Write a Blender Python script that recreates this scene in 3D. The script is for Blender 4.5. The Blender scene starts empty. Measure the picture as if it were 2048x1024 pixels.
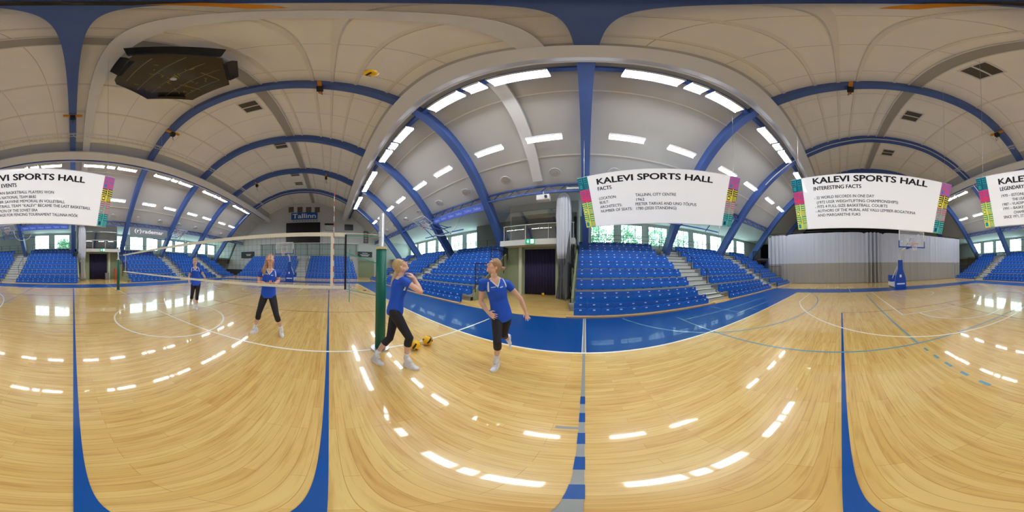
import bpy, bmesh, math, random
from mathutils import Vector, Matrix, Euler, Quaternion

random.seed(7)
sc = bpy.context.scene
COL = sc.collection
PI = math.pi

# ------------------------------------------------------------------ camera (360 degree panorama)
EYE = Vector((2.9973, 4.4811, 1.6212))
HZ = 535.06            # row of the horizon in the 1024 px high frame
YAW0 = 1170.38         # column of the +Y direction in the 2048 px wide frame
TILT = Vector((-0.0134, 0.0019, 0.0))
Q_T = Quaternion(TILT.normalized(), TILT.length)
cam_d = bpy.data.cameras.new('camera'); cam = bpy.data.objects.new('camera', cam_d); COL.objects.link(cam)
cam_d.type = 'PANO'; cam_d.panorama_type = 'EQUIRECTANGULAR'
cam_d.latitude_max = PI/2
cam_d.latitude_min = -math.radians((1024-HZ)*90/HZ)
cam_d.longitude_min = -PI; cam_d.longitude_max = PI
cam_d.clip_start = 0.02; cam_d.clip_end = 300
yaw = math.radians((YAW0-1024)/2048*360)
cam.matrix_world = Matrix.Translation(EYE) @ Q_T.inverted().to_matrix().to_4x4() @ Euler((PI/2, 0, yaw)).to_matrix().to_4x4()
sc.camera = cam

def ray(px, py):
    phi = (px-YAW0)/2048*2*PI; el = math.radians((HZ-py)*90/HZ)
    d = Vector((math.sin(phi)*math.cos(el), math.cos(phi)*math.cos(el), math.sin(el)))
    return Q_T.inverted() @ d
def at(px, py, dist):
    """point seen at a pixel, `dist` metres away measured along the floor"""
    d = ray(px, py); return EYE + d*(dist/math.hypot(d.x, d.y))
def on(px, py, axis, v):
    d = ray(px, py); i = 'xyz'.index(axis); return EYE + d*((v-EYE[i])/d[i])

# ------------------------------------------------------------------ world, exposure
w = bpy.data.worlds.new('daylight'); sc.world = w; w.use_nodes = True
bg = w.node_tree.nodes['Background']; bg.inputs[0].default_value = (0.80, 0.97, 1.0, 1); bg.inputs[1].default_value = 5.5
sc.view_settings.view_transform = 'Standard'; sc.view_settings.look = 'None'
sc.view_settings.gamma = 1; sc.view_settings.use_curve_mapping = False
sc.view_settings.exposure = 0.59
TUBE_POWER = 27.0
sc.cycles.use_denoising = True
sc.cycles.max_bounces = 9; sc.cycles.diffuse_bounces = 5; sc.cycles.glossy_bounces = 4
sc.cycles.transparent_max_bounces = 24
sc.cycles.sample_clamp_indirect = 8

# ------------------------------------------------------------------ materials
def lin(c):
    return tuple(((x/12.92) if x <= .04045 else ((x+.055)/1.055)**2.4) for x in (v/255 for v in c))
MATS = {}
def mat(name, rgb=(200,200,200), rough=.6, metal=0, coat=0, emit=0, alpha=1, trans=0, noise=0, nscale=8, bump=0, spec=.5, ior=1.45):
    if name in MATS: return MATS[name]
    m = bpy.data.materials.new(name); m.use_nodes = True; nt = m.node_tree; b = nt.nodes['Principled BSDF']
    c = lin(rgb)+(1,)
    b.inputs['Base Color'].default_value = c; b.inputs['Roughness'].default_value = rough
    b.inputs['Metallic'].default_value = metal; b.inputs['Coat Weight'].default_value = coat
    b.inputs['Specular IOR Level'].default_value = spec; b.inputs['IOR'].default_value = ior
    b.inputs['Alpha'].default_value = alpha; b.inputs['Transmission Weight'].default_value = trans
    if emit: b.inputs['Emission Color'].default_value = c; b.inputs['Emission Strength'].default_value = emit
    if noise or bump:
        tc = nt.nodes.new('ShaderNodeTexCoord'); n = nt.nodes.new('ShaderNodeTexNoise')
        n.inputs['Scale'].default_value = nscale; n.inputs['Detail'].default_value = 4
        nt.links.new(tc.outputs['Object'], n.inputs['Vector'])
        if noise:
            mx = nt.nodes.new('ShaderNodeMix'); mx.data_type = 'RGBA'
            mx.inputs[6].default_value = tuple(v*(1-noise) for v in c[:3])+(1,)
            mx.inputs[7].default_value = tuple(min(1, v*(1+noise)) for v in c[:3])+(1,)
            nt.links.new(n.outputs[0], mx.inputs[0]); nt.links.new(mx.outputs[2], b.inputs['Base Color'])
        if bump:
            bp = nt.nodes.new('ShaderNodeBump'); bp.inputs['Strength'].default_value = bump; bp.inputs['Distance'].default_value = .01
            nt.links.new(n.outputs[0], bp.inputs['Height']); nt.links.new(bp.outputs[0], b.inputs['Normal'])
    MATS[name] = m; return m

def wood_floor():
    m = bpy.data.materials.new('maple_strip_floor'); m.use_nodes = True; nt = m.node_tree; N = nt.nodes; L = nt.links
    b = N['Principled BSDF']; tc = N.new('ShaderNodeTexCoord')
    br = N.new('ShaderNodeTexBrick'); br.offset = .37; br.offset_frequency = 3; br.squash = 1
    br.inputs['Scale'].default_value = 1; br.inputs['Brick Width'].default_value = .92; br.inputs['Row Height'].default_value = .066
    br.inputs['Mortar Size'].default_value = .0012; br.inputs['Mortar Smooth'].default_value = .2; br.inputs['Bias'].default_value = -.25
    br.inputs['Color1'].default_value = lin((228,194,120))+(1,); br.inputs['Color2'].default_value = lin((213,171,95))+(1,)
    br.inputs['Mortar'].default_value = lin((184,140,80))+(1,)
    L.new(tc.outputs['Object'], br.inputs['Vector'])
    mp = N.new('ShaderNodeMapping'); mp.inputs['Scale'].default_value = (1.6, 22, 1); L.new(tc.outputs['Object'], mp.inputs[0])
    n1 = N.new('ShaderNodeTexNoise'); n1.inputs['Scale'].default_value = 1.6; n1.inputs['Detail'].default_value = 6; L.new(mp.outputs[0], n1.inputs['Vector'])
    r1 = N.new('ShaderNodeValToRGB'); r1.color_ramp.elements[0].position = .30; r1.color_ramp.elements[0].color = lin((206,166,108))+(1,)
    r1.color_ramp.elements[1].position = .52; r1.color_ramp.elements[1].color = (1,1,1,1)
    L.new(n1.outputs[0], r1.inputs[0])
    mx = N.new('ShaderNodeMix'); mx.data_type = 'RGBA'; mx.blend_type = 'MULTIPLY'; mx.inputs[0].default_value = .42
    L.new(br.outputs[0], mx.inputs[6]); L.new(r1.outputs[0], mx.inputs[7])
    n2 = N.new('ShaderNodeTexNoise'); n2.inputs['Scale'].default_value = 1; n2.inputs['Detail'].default_value = 3
    mp2 = N.new('ShaderNodeMapping'); mp2.inputs['Scale'].default_value = (.9, 7, 1); L.new(tc.outputs['Object'], mp2.inputs[0]); L.new(mp2.outputs[0], n2.inputs['Vector'])
    mx2 = N.new('ShaderNodeMix'); mx2.data_type = 'RGBA'; mx2.blend_type = 'OVERLAY'; mx2.inputs[0].default_value = .22
    L.new(mx.outputs[2], mx2.inputs[6]); L.new(n2.outputs[0], mx2.inputs[7])
    L.new(mx2.outputs[2], b.inputs['Base Color'])
    b.inputs['Roughness'].default_value = .24; b.inputs['Specular IOR Level'].default_value = .4
    b.inputs['Coat Weight'].default_value = .62; b.inputs['Coat Roughness'].default_value = .045
    return m
M_WOOD = wood_floor()
M_BORD = mat('blue_floor_paint', (0,68,140), .32, coat=.12, noise=.05, nscale=1.2, spec=.35)
M_LBLUE = mat('court_blue_line', (20,82,158), .2, coat=.4)
M_LWHITE = mat('court_white_line', (250,247,228), .2, coat=.4)
M_LSKY = mat('court_sky_line', (110,160,176), .2, coat=.4)
M_LGREY = mat('court_grey_line', (152,156,152), .2, coat=.4)
M_LBROWN = mat('court_brown_line', (120,84,60), .25, coat=.4)
M_CEIL = mat('ceiling_panel', (250,248,240), .85, noise=.04, nscale=.7)
M_RIB = mat('ceiling_batten', (240,236,226), .8)
M_WALL = mat('wall_plaster', (204,206,202), .85, noise=.03, nscale=1)
M_GWALL = mat('green_wall_paint', (150,160,128), .7, noise=.05, nscale=2)
M_ARCH = mat('arch_blue_paint', (74,104,172), .42, noise=.06, nscale=1.5)
M_TRUSS = mat('truss_blue_paint', (66,96,166), .5)
M_WHITE = mat('white_enamel', (226,226,226), .45)
M_DUCT = mat('duct_white_metal', (232,234,236), .5, noise=.03, nscale=3)
M_TUBE = mat('lit_tube', (250,252,255), .5, emit=TUBE_POWER)
M_SEAT = mat('seat_blue_plastic', (30,104,206), .32, noise=.05, nscale=6)
M_SEAT2 = mat('seat_blue_plastic_back', (24,86,178), .35)
M_TAG = mat('seat_number_white', (236,242,252), .5)
M_BLACK = mat('black_metal', (26,27,30), .45)
M_DECK = mat('stand_deck_grey', (150,152,150), .7, noise=.08, nscale=4)
M_STEP = mat('aisle_step_grey', (190,192,186), .7, noise=.06, nscale=3)
M_NOSE = mat('step_nosing_black', (34,34,36), .6)
M_LIP = mat('plywood_lip', (196,160,104), .4, noise=.1, nscale=5)
M_GLASS = mat('clear_glass', (225,245,242), .02, alpha=.10, spec=.8)
M_BALG = mat('balustrade_glass', (200,215,212), .01, alpha=.16, spec=1.0, coat=1)
def glassy(name, fac, col):
    m = bpy.data.materials.new(name); m.use_nodes = True; nt = m.node_tree; nt.nodes.remove(nt.nodes['Principled BSDF'])
    a = nt.nodes.new('ShaderNodeBsdfTransparent'); a.inputs[0].default_value = col; g = nt.nodes.new('ShaderNodeBsdfGlossy'); g.inputs['Roughness'].default_value = .01
    x = nt.nodes.new('ShaderNodeMixShader'); x.inputs[0].default_value = fac
    nt.links.new(a.outputs[0],x.inputs[1]); nt.links.new(g.outputs[0],x.inputs[2]); nt.links.new(x.outputs[0],nt.nodes['Material Output'].inputs[0]); return m
M_BALG = glassy('balustrade_glass', .22, (.93,.98,.96,1)); M_GLASS = glassy('window_glass', .05, (.9,.98,.97,1))
M_FRAMEW = mat('window_frame_grey', (170,186,186), .5)
M_STEEL = mat('brushed_steel', (190,192,196), .3, metal=.9)
M_SCREEN = mat('black_screen', (18,18,20), .35)
M_ORANGE = mat('orange_paint', (226,148,30), .45)
M_TEXTD = mat('dark_print', (34,34,38), .7)
M_NAVY = mat('navy_print', (20,26,74), .7)
M_TEXTW = mat('white_print', (240,242,246), .6)
M_SKIN = mat('skin', (230,184,160), .5, noise=.05, nscale=9)
M_SHIRT = mat('blue_jersey', (30,86,208), .7, noise=.06, nscale=9)
M_LEG = mat('black_leggings', (40,38,46), .75, noise=.08, nscale=12)
M_SHOE = mat('white_shoe', (226,226,232), .5)
M_SOCK = mat('white_sock', (236,236,240), .9)
M_HAIR = mat('blonde_hair', (200,170,124), .5, noise=.3, nscale=60, bump=.3)
M_HAIRB = mat('light_brown_hair', (172,136,100), .5, noise=.32, nscale=60, bump=.3)
M_NETB = mat('net_cord_black', (24,28,30), .8)
M_CREAM = mat('net_tape_cream', (232,228,208), .7)
M_GREEN = mat('post_pad_green', (8,104,86), .45, noise=.06, nscale=3)
M_TEAL = mat('teal_rope', (40,160,140), .6)
M_YEL = mat('ball_yellow', (246,190,20), .45)
M_BALLD = mat('ball_dark', (46,34,48), .45)
M_RIM = mat('rim_orange', (236,104,40), .4)
M_PADB = mat('goal_pad_blue', (24,72,170), .45)
M_PURP = mat('dark_purple_cloth', (44,38,72), .9, noise=.12, nscale=3)

# ------------------------------------------------------------------ mesh builder
class MB:
    def __init__(s): s.v = []; s.f = []; s.sm = False
    def add(s, vs, fs):
        o = len(s.v); s.v += [Vector(v) for v in vs]; s.f += [tuple(i+o for i in f) for f in fs]; return s
    def box(s, lo, hi, M=None):
        x0,y0,z0 = lo; x1,y1,z1 = hi
        vs = [Vector(p) for p in ((x0,y0,z0),(x1,y0,z0),(x1,y1,z0),(x0,y1,z0),(x0,y0,z1),(x1,y0,z1),(x1,y1,z1),(x0,y1,z1))]
        if M: vs = [M @ v for v in vs]
        return s.add(vs, [(0,3,2,1),(4,5,6,7),(0,1,5,4),(1,2,6,5),(2,3,7,6),(3,0,4,7)])
    def cb(s, c, d, M=None):
        return s.box([c[i]-d[i]/2 for i in range(3)], [c[i]+d[i]/2 for i in range(3)], M)
    def bar(s, a, b, w, h=None, up=(0,0,1)):
        a = Vector(a); b = Vector(b); h = h or w; t = (b-a).normalized(); u = Vector(up)
        if abs(t.dot(u)) > .98: u = Vector((1,0,0))
        x = t.cross(u).normalized()*w/2; y = x.cross(t).normalized()*h/2
        vs = [a-x-y, a+x-y, a+x+y, a-x+y, b-x-y, b+x-y, b+x+y, b-x+y]
        return s.add(vs, [(0,3,2,1),(4,5,6,7),(0,1,5,4),(1,2,6,5),(2,3,7,6),(3,0,4,7)])
    def tube(s, pts, r, n=8, closed=False, cap=True):
        pts = [Vector(p) for p in pts]; rs = r if isinstance(r, (list,tuple)) else [r]*len(pts)
        m = len(pts); rings = []; prev = None
        for i, p in enumerate(pts):
            if closed: t = pts[(i+1)%m]-pts[i-1]
            else: t = pts[min(i+1,m-1)]-pts[max(i-1,0)]
            t.normalize()
            if prev is None:
                u = Vector((0,0,1)) if abs(t.z) < .9 else Vector((1,0,0)); x = t.cross(u).normalized()
            else:
                x = prev - t*prev.dot(t)
                x = x.normalized() if x.length > 1e-6 else t.orthogonal().normalized()
            prev = x; y = t.cross(x)
            rings.append([p + (x*math.cos(2*PI*k/n)+y*math.sin(2*PI*k/n))*rs[i] for k in range(n)])
        o = len(s.v)
        for R in rings: s.v += R
        for i in range(m if closed else m-1):
            j = (i+1)%m
            for k in range(n):
                s.f.append((o+i*n+k, o+i*n+(k+1)%n, o+j*n+(k+1)%n, o+j*n+k))
        if cap and not closed:
            s.f.append(tuple(o+k for k in range(n))[::-1]); s.f.append(tuple(o+(m-1)*n+k for k in range(n)))
        return s
    def prism(s, poly, z0, z1, M=None):
        n = len(poly); vs = [Vector((p[0],p[1],z0)) for p in poly]+[Vector((p[0],p[1],z1)) for p in poly]
        if M: vs = [M @ v for v in vs]
        return s.add(vs, [tuple(range(n))[::-1], tuple(range(n,2*n))]+[(i,(i+1)%n,n+(i+1)%n,n+i) for i in range(n)])
    def loft(s, rings, closed=True, cap=True):
        o = len(s.v); n = len(rings[0])
        for R in rings: s.v += [Vector(p) for p in R]
        for i in range(len(rings)-1):
            for k in range(n if closed else n-1):
                s.f.append((o+i*n+k, o+i*n+(k+1)%n, o+(i+1)*n+(k+1)%n, o+(i+1)*n+k))
        if cap and closed:
            s.f.append(tuple(o+k for k in range(n))[::-1]); s.f.append(tuple(o+(len(rings)-1)*n+k for k in range(n)))
        return s
    def ball(s, c, r, M=None, nu=16, nv=10):
        c = Vector(c); r = Vector(r) if not isinstance(r,(int,float)) else Vector((r,r,r)); o = len(s.v)
        R = M or Matrix.Identity(3)
        s.v.append(c + R @ Vector((0,0,r.z)))
        for i in range(1,nv):
            t = PI*i/nv
            for k in range(nu):
                a = 2*PI*k/nu
                s.v.append(c + R @ Vector((r.x*math.sin(t)*math.cos(a), r.y*math.sin(t)*math.sin(a), r.z*math.cos(t))))
        s.v.append(c + R @ Vector((0,0,-r.z)))
        for k in range(nu): s.f.append((o, o+1+k, o+1+(k+1)%nu))
        for i in range(nv-2):
            for k in range(nu):
                a = o+1+i*nu; s.f.append((a+k, a+nu+k, a+nu+(k+1)%nu, a+(k+1)%nu))
        e = o+1+(nv-1)*nu; a = o+1+(nv-2)*nu
        for k in range(nu): s.f.append((e, a+(k+1)%nu, a+k))
        return s
    def cap(s, a, b, ra, rb, n=14):
        """tapered capsule"""
        a = Vector(a); b = Vector(b)
        s.tube([a.lerp(b, t) for t in (0,.33,.66,1)], [ra+(rb-ra)*t for t in (0,.33,.66,1)], n)
        s.ball(a, ra, nu=n, nv=8); s.ball(b, rb, nu=n, nv=8); return s
    def quad(s, a, b, c, d): return s.add([a,b,c,d], [(0,1,2,3)])
    def mesh(s, name):
        me = bpy.data.meshes.new(name); me.from_pydata([tuple(v) for v in s.v], [], s.f); me.update(); return me
    def build(s, name, m, parent=None, smooth=False, bevel=0):
        me = s.mesh(name)
        if m: me.materials.append(m)
        bm = bmesh.new(); bm.from_mesh(me); bmesh.ops.recalc_face_normals(bm, faces=bm.faces); bm.to_mesh(me); bm.free()
        if smooth:
            for p in me.polygons: p.use_smooth = True
        o = bpy.data.objects.new(name, me); COL.objects.link(o)
        if parent: o.parent = parent
        if bevel:
            md = o.modifiers.new('bevel', 'BEVEL'); md.width = bevel; md.segments = 2; md.limit_method = 'ANGLE'
        return o
def build_each(mb, name, m, parent=None, **k):
    """one object per connected piece of the builder's mesh"""
    par = list(range(len(mb.v)))
    def find(a):
        while par[a] != a: par[a] = par[par[a]]; a = par[a]
        return a
    for f in mb.f:
        r0 = find(f[0])
        for i in f[1:]: par[find(i)] = r0
    gr = {}
    for f in mb.f: gr.setdefault(find(f[0]), []).append(f)
    for fl in gr.values():
        ids = sorted({i for f in fl for i in f}); mp = {a:b for b,a in enumerate(ids)}
        q = MB(); q.v = [mb.v[i] for i in ids]; q.f = [tuple(mp[i] for i in f) for f in fl]; q.build(name, m, parent, **k)
def tag(o, label=None, cat=None, group=None, kind=None):
    if label: o['label'] = label
    if cat: o['category'] = cat
    if group: o['group'] = group
    if kind: o['kind'] = kind
    return o
def thing(name, label, cat, loc=(0,0,0), rz=0, group=None):
    o = bpy.data.objects.new(name, None); COL.objects.link(o); o.location = loc; o.rotation_euler = (0,0,rz); o.empty_display_size = .1
    return tag(o, label, cat, group)
def structure(name, mb, m, parent=None, **k):
    o = mb.build(name, m, parent, **k)
    if not parent: o['kind'] = 'structure'
    return o
def dup(root, loc=None, rz=None, label=None, group=None):
    r = root.copy(); COL.objects.link(r)
    if loc is not None: r.location = loc
    if rz is not None: r.rotation_euler = (0,0,rz)
    if label: r['label'] = label
    if group: r['group'] = group
    for ch in list(root.children):
        c = ch.copy(); COL.objects.link(c); c.parent = r
        for g in ch.children:
            d = g.copy(); COL.objects.link(d); d.parent = c
    return r
def text(s, size, m, parent, M, bold=0.0, xs=1.0, align='LEFT', name='lettering', depth=.001, width=None):
    cu = bpy.data.curves.new('t', 'FONT'); cu.body = s; cu.size = size;  cu.align_x = align; cu.extrude = depth; cu.resolution_u = 3
    ob = bpy.data.objects.new('t', cu); COL.objects.link(ob)
    dg = bpy.context.evaluated_depsgraph_get(); dg.update()
    me = bpy.data.meshes.new_from_object(ob.evaluated_get(dg)); bpy.data.objects.remove(ob); bpy.data.curves.remove(cu)
    if width:
        xsv = [v.co.x for v in me.vertices]; xs = width/(max(xsv)-min(xsv))
    if bold:
        b0 = bmesh.new(); 
        for kz,(dx,dy) in enumerate(((-1,0),(1,0),(0,.55),(0,-.55),(0,0))):
            m2 = me.copy(); m2.transform(Matrix.Translation((dx*bold*size/max(xs,.1),dy*bold*size,kz*.0007))); b0.from_mesh(m2); bpy.data.meshes.remove(m2)
        b0.to_mesh(me); b0.free()
    me.transform(M @ Matrix.Diagonal((xs,1,1,1)))
    me.materials.clear(); me.materials.append(m); me.name = name
    o = bpy.data.objects.new(name, me); COL.objects.link(o); o.parent = parent
    return o
def spline(pts, n=6):
    pts = [Vector(p) for p in pts]; out = []
    for i in range(len(pts)-1):
        p0 = pts[max(i-1,0)]; p1 = pts[i]; p2 = pts[i+1]; p3 = pts[min(i+2,len(pts)-1)]
        for k in range(n):
            t = k/n; out.append(.5*((2*p1)+(p2-p0)*t+(2*p0-5*p1+4*p2-p3)*t*t+(3*p1-p0-3*p2+p3)*t**3))
    out.append(pts[-1]); return out
ORD = ['first','second','third','fourth','fifth','sixth','seventh','eighth','ninth','tenth','eleventh','twelfth','thirteenth','fourteenth','fifteenth','sixteenth','seventeenth','eighteenth','nineteenth','twentieth']

# ------------------------------------------------------------------ floor and court markings
floor = structure('floor', MB().box((-27.2,-20.8,-.12), (33,20.8,0)), M_WOOD)
Z1 = .0012
def strip_band(pts, wdt, z, side=0):
    """flat ribbon along pts; side=0 centred, +1 left, -1 right"""
    pts = [Vector((p[0],p[1],0)) for p in pts]; n = len(pts); L_ = []; R_ = []
    for i in range(n):
        t = (pts[min(i+1,n-1)]-pts[max(i-1,0)]).normalized(); nn = Vector((-t.y,t.x,0))
        k = 1.0
        if 0 < i < n-1:
            t1 = (pts[i]-pts[i-1]).normalized(); c = nn.dot(Vector((-t1.y,t1.x,0))); k = 1/max(c,.4)
        a, b = {0:(.5,-.5), 1:(1,0), -1:(0,-1)}[side]
        L_.append(pts[i]+nn*wdt*a*k); R_.append(pts[i]+nn*wdt*b*k)
    vs = []; fs = []
    for i in range(n): vs += [(L_[i].x,L_[i].y,z),(R_[i].x,R_[i].y,z)]
    for i in range(n-1): fs.append((2*i+1,2*i+3,2*i+2,2*i))
    return vs, fs
def arcp(cx, cy, r, a0, a1, n=40): return [(cx+r*math.cos(math.radians(a0+(a1-a0)*i/n)), cy+r*math.sin(math.radians(a0+(a1-a0)*i/n))) for i in range(n+1)]
def lines(name, m, items, z):
    mb = MB()
    for i_, (pts, wd) in enumerate(items):
        mb.add(*strip_band(pts, wd, z+i_*.00003))
    return mb.build(name, m, floor)
bd = MB()
for r in (((-16,7.55),(16,10.02)), ((-16,-9.85),(16,-7.55)), ((14.05,-7.55),(16,7.55)), ((-16,-7.55),(-14.05,7.55))):
    (x0,y0),(x1,y1) = r; bd.quad((x0,y0,Z1),(x1,y0,Z1),(x1,y1,Z1),(x0,y1,Z1))
bd.build('painted_border', M_BORD, floor)
W5 = .05
wl = []
for s in (1,-1):
    wl.append(([(-14.05,s*7.525),(14.05,s*7.525)], W5))
    wl.append(([(s*14.025,-7.5),(s*14.025,7.5)], W5))
    wl.append(([(s*14,2.425),(s*8.2,2.425)], W5)); wl.append(([(s*14,-2.425),(s*8.2,-2.425)], W5)); wl.append(([(s*8.225,-2.45),(s*8.225,2.45)], W5))
    a = 90 if s > 0 else -90
    wl.append((arcp(s*8.2,0,1.775,a,a+180), W5))
    aa = math.degrees(math.acos((12.425-11.01)/6.75))
    arc = [(12.425-6.725*math.cos(math.radians(t)), 6.725*math.sin(math.radians(t))) for t in [-78+156*i/60 for i in range(61)]]
    arc = [(14,-6.578)]+arc+[(14,6.578)]
    wl.append(([(s*x,y) for x,y in arc], W5))
    wl.append(([(s*(12.425-1.25*math.cos(math.radians(t))), 1.25*math.sin(math.radians(t))) for t in [-90+180*i/24 for i in range(25)]], W5))
wl.append(([(0,-9.8),(0,9.0)], W5)); wl.append((arcp(0,0,1.775,0,360,72), W5))
wl.append(([(5.15,-9.5),(5.15,-7.6)], W5))
for dx in (-.035,.035): wl.append(([(2.975+dx,7.55),(2.975+dx,9.95)], .014))
lines('white_court_line', M_LWHITE, wl, .0035)
bl = [([(-9,4.475),(9,4.475)], W5), ([(-9,-4.475),(9,-4.475)], W5), ([(2.975,-7.5),(2.975,4.5)], W5)]
for k in range(6):
    y0 = 4.85+ .31*k
    if k < 5: bl.append(([(2.975,y0),(2.975,y0+.15)], W5))
lines('blue_court_line', M_LBLUE, bl, .0026)
lines('grey_court_line', M_LGREY, [([(2.975,6.4),(2.975,10.0)], .045), ([(2.975,4.5),(2.975,6.4)], .045), ([(2.78,5.69),(2.96,5.69)], .035)], .0022)
sk = [([(6,-9.5),(6,9.31)], .045), ([(6,8.88),(11.98,8.88)], .045), ([(6,2.97),(13.0,2.97)], .05), ([(8.07,9.7),(8.07,8.15),(10.7,8.15)], .045), ([(8.76,8.12),(8.76,7.58)], .045),
      ([(5.74-.0,2.97),(5.60,2.97)], .05), ([(5.4,2.97),(5.25,2.97)], .05), ([(5.07,2.97),(4.9,2.97)], .05), ([(4.7,2.97),(4.55,2.97)], .05), ([(4.35,2.97),(4.18,2.97)], .05),
      (arcp(10.5,12.4,6.75,202,338,50), .045), ([(14.0,3.88),(16.0,3.88)], .045), ([(-6,-9.5),(-6,9.3)], .035), (arcp(-9.5,12.4,6.75,202,338,50), .035), ([(6.1,-8.3),(6.1,-7.6)], .03)]
lines('pale_blue_court_line', M_LSKY, sk, .0030)
lines('brown_court_line', M_LBROWN, [([(-9,0),(9,0)], .02), ([(-3,-4.5),(-3,6.2)], .022), ([(9,-4.5),(9,4.45)], .025), ([(-9,-4.5),(-9,4.45)], .022)], .0018)

# ------------------------------------------------------------------ vault: arches, ceiling
ARC = [(0,13.0),(1.5,12.93),(3,12.68),(5,12.02),(6.3,11.4),(7.84,10.55),(9.2,9.55),(10.6,8.3),(11.87,6.98),(13,5.66),(14,4.42),(15.1,3.05),(15.9,1.9),(16.5,.9),(17,0)]
half = [Vector((0,p[0],p[1])) for p in ARC]
low = spline(half, 4)
def offs(path, d):
    out = []
    for i,p in enumerate(path):
        t = (path[min(i+1,len(path)-1)]-path[max(i-1,0)]).normalized(); n = Vector((0,-t.z,t.y))
        if n.z < 0: n = -n
        dd = d(i/(len(path)-1)) if callable(d) else d
        out.append(p+n*dd)
    out[0].y = 0
    return out
def mirror(path): return [Vector((p.x,-p.y,p.z)) for p in reversed(path[1:])]+path
lowF = mirror(low); upF = mirror(offs(low, lambda t: .55+.22*t))
def arch_mesh(w_, lo, up):
    mb = MB(); rings = []
    for a,b in zip(lo, up): rings.append([(-w_/2,a.y,a.z),(w_/2,a.y,a.z),(w_/2,b.y,b.z),(-w_/2,b.y,b.z)])
    return mb.loft(rings)
ARX = [-21,-15,-9,-3,3,9,15,21,27]
arch_lab = {-21:'closest to the wall with the big black screen', -15:'second from the wall with the big black screen', -9:'third from the wall with the big black screen',
    -3:'just beyond the volleyball net', 3:'crossing straight overhead beside the white drapes', 9:'first one past the overhead arch toward the grey curtain',
    15:'second one past the overhead arch toward the curtain', 21:'directly above the long grey curtain', 27:'in the dark behind the long grey curtain'}
proto = None
for x in ARX:
    if proto is None:
        proto = thing('roof_arch', '', 'arch', (x,0,0))
        arch_mesh(.30, lowF, upF).build('web', M_ARCH, proto)
        fl = mirror(offs(low, .05)); fo = mirror(offs(low, -.02))
        arch_mesh(.40, fo, fl).build('lower_flange', M_ARCH, proto)
        r = proto
    else: r = dup(proto, (x,0,0))
    tag(r, 'blue steel roof arch, '+arch_lab[x], 'arch', 'blue roof arches')
for x in (-21,15):
    pth = [p for p in offs(low, .02) if p.y < 10.5]; pm_ = [Vector((.27,p.y,p.z)) for p in mirror(pth)]
    rt_ = [o for o in COL.objects if o.name.startswith('roof_arch') and abs(o.location.x-x) < .1][0]
    MB().tube(pm_ if x < 0 else [Vector((-p.x,p.y,p.z)) for p in pm_], .035, 6).build('white_conduit', M_WHITE, rt_)
# ceiling shell
cl = [p for p in offs(low, .58) if p.y < 13.6]
cl = [p for p in cl]
X0c, X1c = -27.0, 33.0
def shell(path, x0, x1, th, nx=2):
    mb = MB(); up = offs(path, th) if path[0].y == 0 else offs(path, th)
    return mb
full = mirror(cl)
end_y = full[-1].y; end_z = full[-1].z
mb = MB()
ring = [(p.y,p.z) for p in full]; ringo = [(p.y,p.z) for p in mirror([Vector((0,q.y*1.012,q.z+.25)) for q in cl])]
n_ = len(ring)
for k in range(n_-1):
    (ya,za),(yb,zb) = ring[k],ring[k+1]; (yc,zc),(yd,zd) = ringo[k],ringo[k+1]
    mb.quad((X0c,ya,za),(X1c,ya,za),(X1c,yb,zb),(X0c,yb,zb)); mb.quad((X0c,yc,zc),(X0c,yd,zd),(X1c,yd,zd),(X1c,yc,zc))
ceil = structure('ceiling', mb, M_CEIL)
M_SLOPE = mat('ceiling_slope_dimmed', (203,203,200), .85, noise=.04, nscale=.7)  # same panels coloured darker to offset direct lamp light on the slopes
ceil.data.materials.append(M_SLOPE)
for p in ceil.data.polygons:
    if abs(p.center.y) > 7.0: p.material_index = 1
for s in (1,-1):
    y0, y1 = sorted((s*(end_y-.02), s*20.9))
    MB().box((X0c,y0,6.42), (X1c,y1,6.6)).build('gallery_soffit', mat('soffit_white',(240,242,242),.8), ceil)
    MB().box((X0c,min(s*end_y,s*(end_y+.1)),min(end_z,6.42)), (X1c,max(s*end_y,s*(end_y+.1)),max(end_z,6.6))).build('edge_panel', M_WALL, ceil)
def ceil_z(y, d=.58):
    y = abs(y); pth = offs(low, d)
    for i in range(len(pth)-1):
        if pth[i].y <= y <= pth[i+1].y:
            t = (y-pth[i].y)/max(pth[i+1].y-pth[i].y,1e-6); return pth[i].z*(1-t)+pth[i+1].z*t
    return pth[-1].z
def ceil_t(y):
    e = .05; return math.atan2(ceil_z(abs(y)+e)-ceil_z(abs(y)-e if abs(y) > e else 0), 2*e if abs(y) > e else e)*(1 if y >= 0 else -1)
def on_ceiling(y, drop): 
    """matrix for something laid on the ceiling at y, local z pointing into the panel"""
    return Matrix.Translation((0,y,ceil_z(y)-drop)) @ Matrix.Rotation(ceil_t(y), 4, 'X')
for y in (-6.6,-4.4,-2.1,2.35,3.75,4.45,5.3,6.5):
    MB().box((X0c+.1,-.06,-.07), (20.9,.06,.03), on_ceiling(y, .02)).build('batten', M_RIB, ceil)
for y in (9.35,12.0,-9.35,-12.0):
    MB().box((X0c+.1,-.03,-.03), (20.9,.03,.02), on_ceiling(y, .01)).build('batten', M_RIB, ceil)
for bx in range(-24,22,6):                    # darker beige panel joints that follow the vault
    for dx in (-2.0,0,2.0):
        lo = [p for p in offs(low, .575) if p.y < 7.0]; lo2 = [p for p in offs(low, .59) if p.y < 7.0]
        rr = []
        for a,b in zip(mirror(lo), mirror(lo2)): rr.append([(bx+dx-.012,a.y,a.z),(bx+dx+.012,a.y,a.z),(bx+dx+.012,b.y,b.z),(bx+dx-.012,b.y,b.z)])
        MB().loft(rr).build('panel_joint', mat('panel_joint_beige',(206,200,186),.9), ceil)
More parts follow.
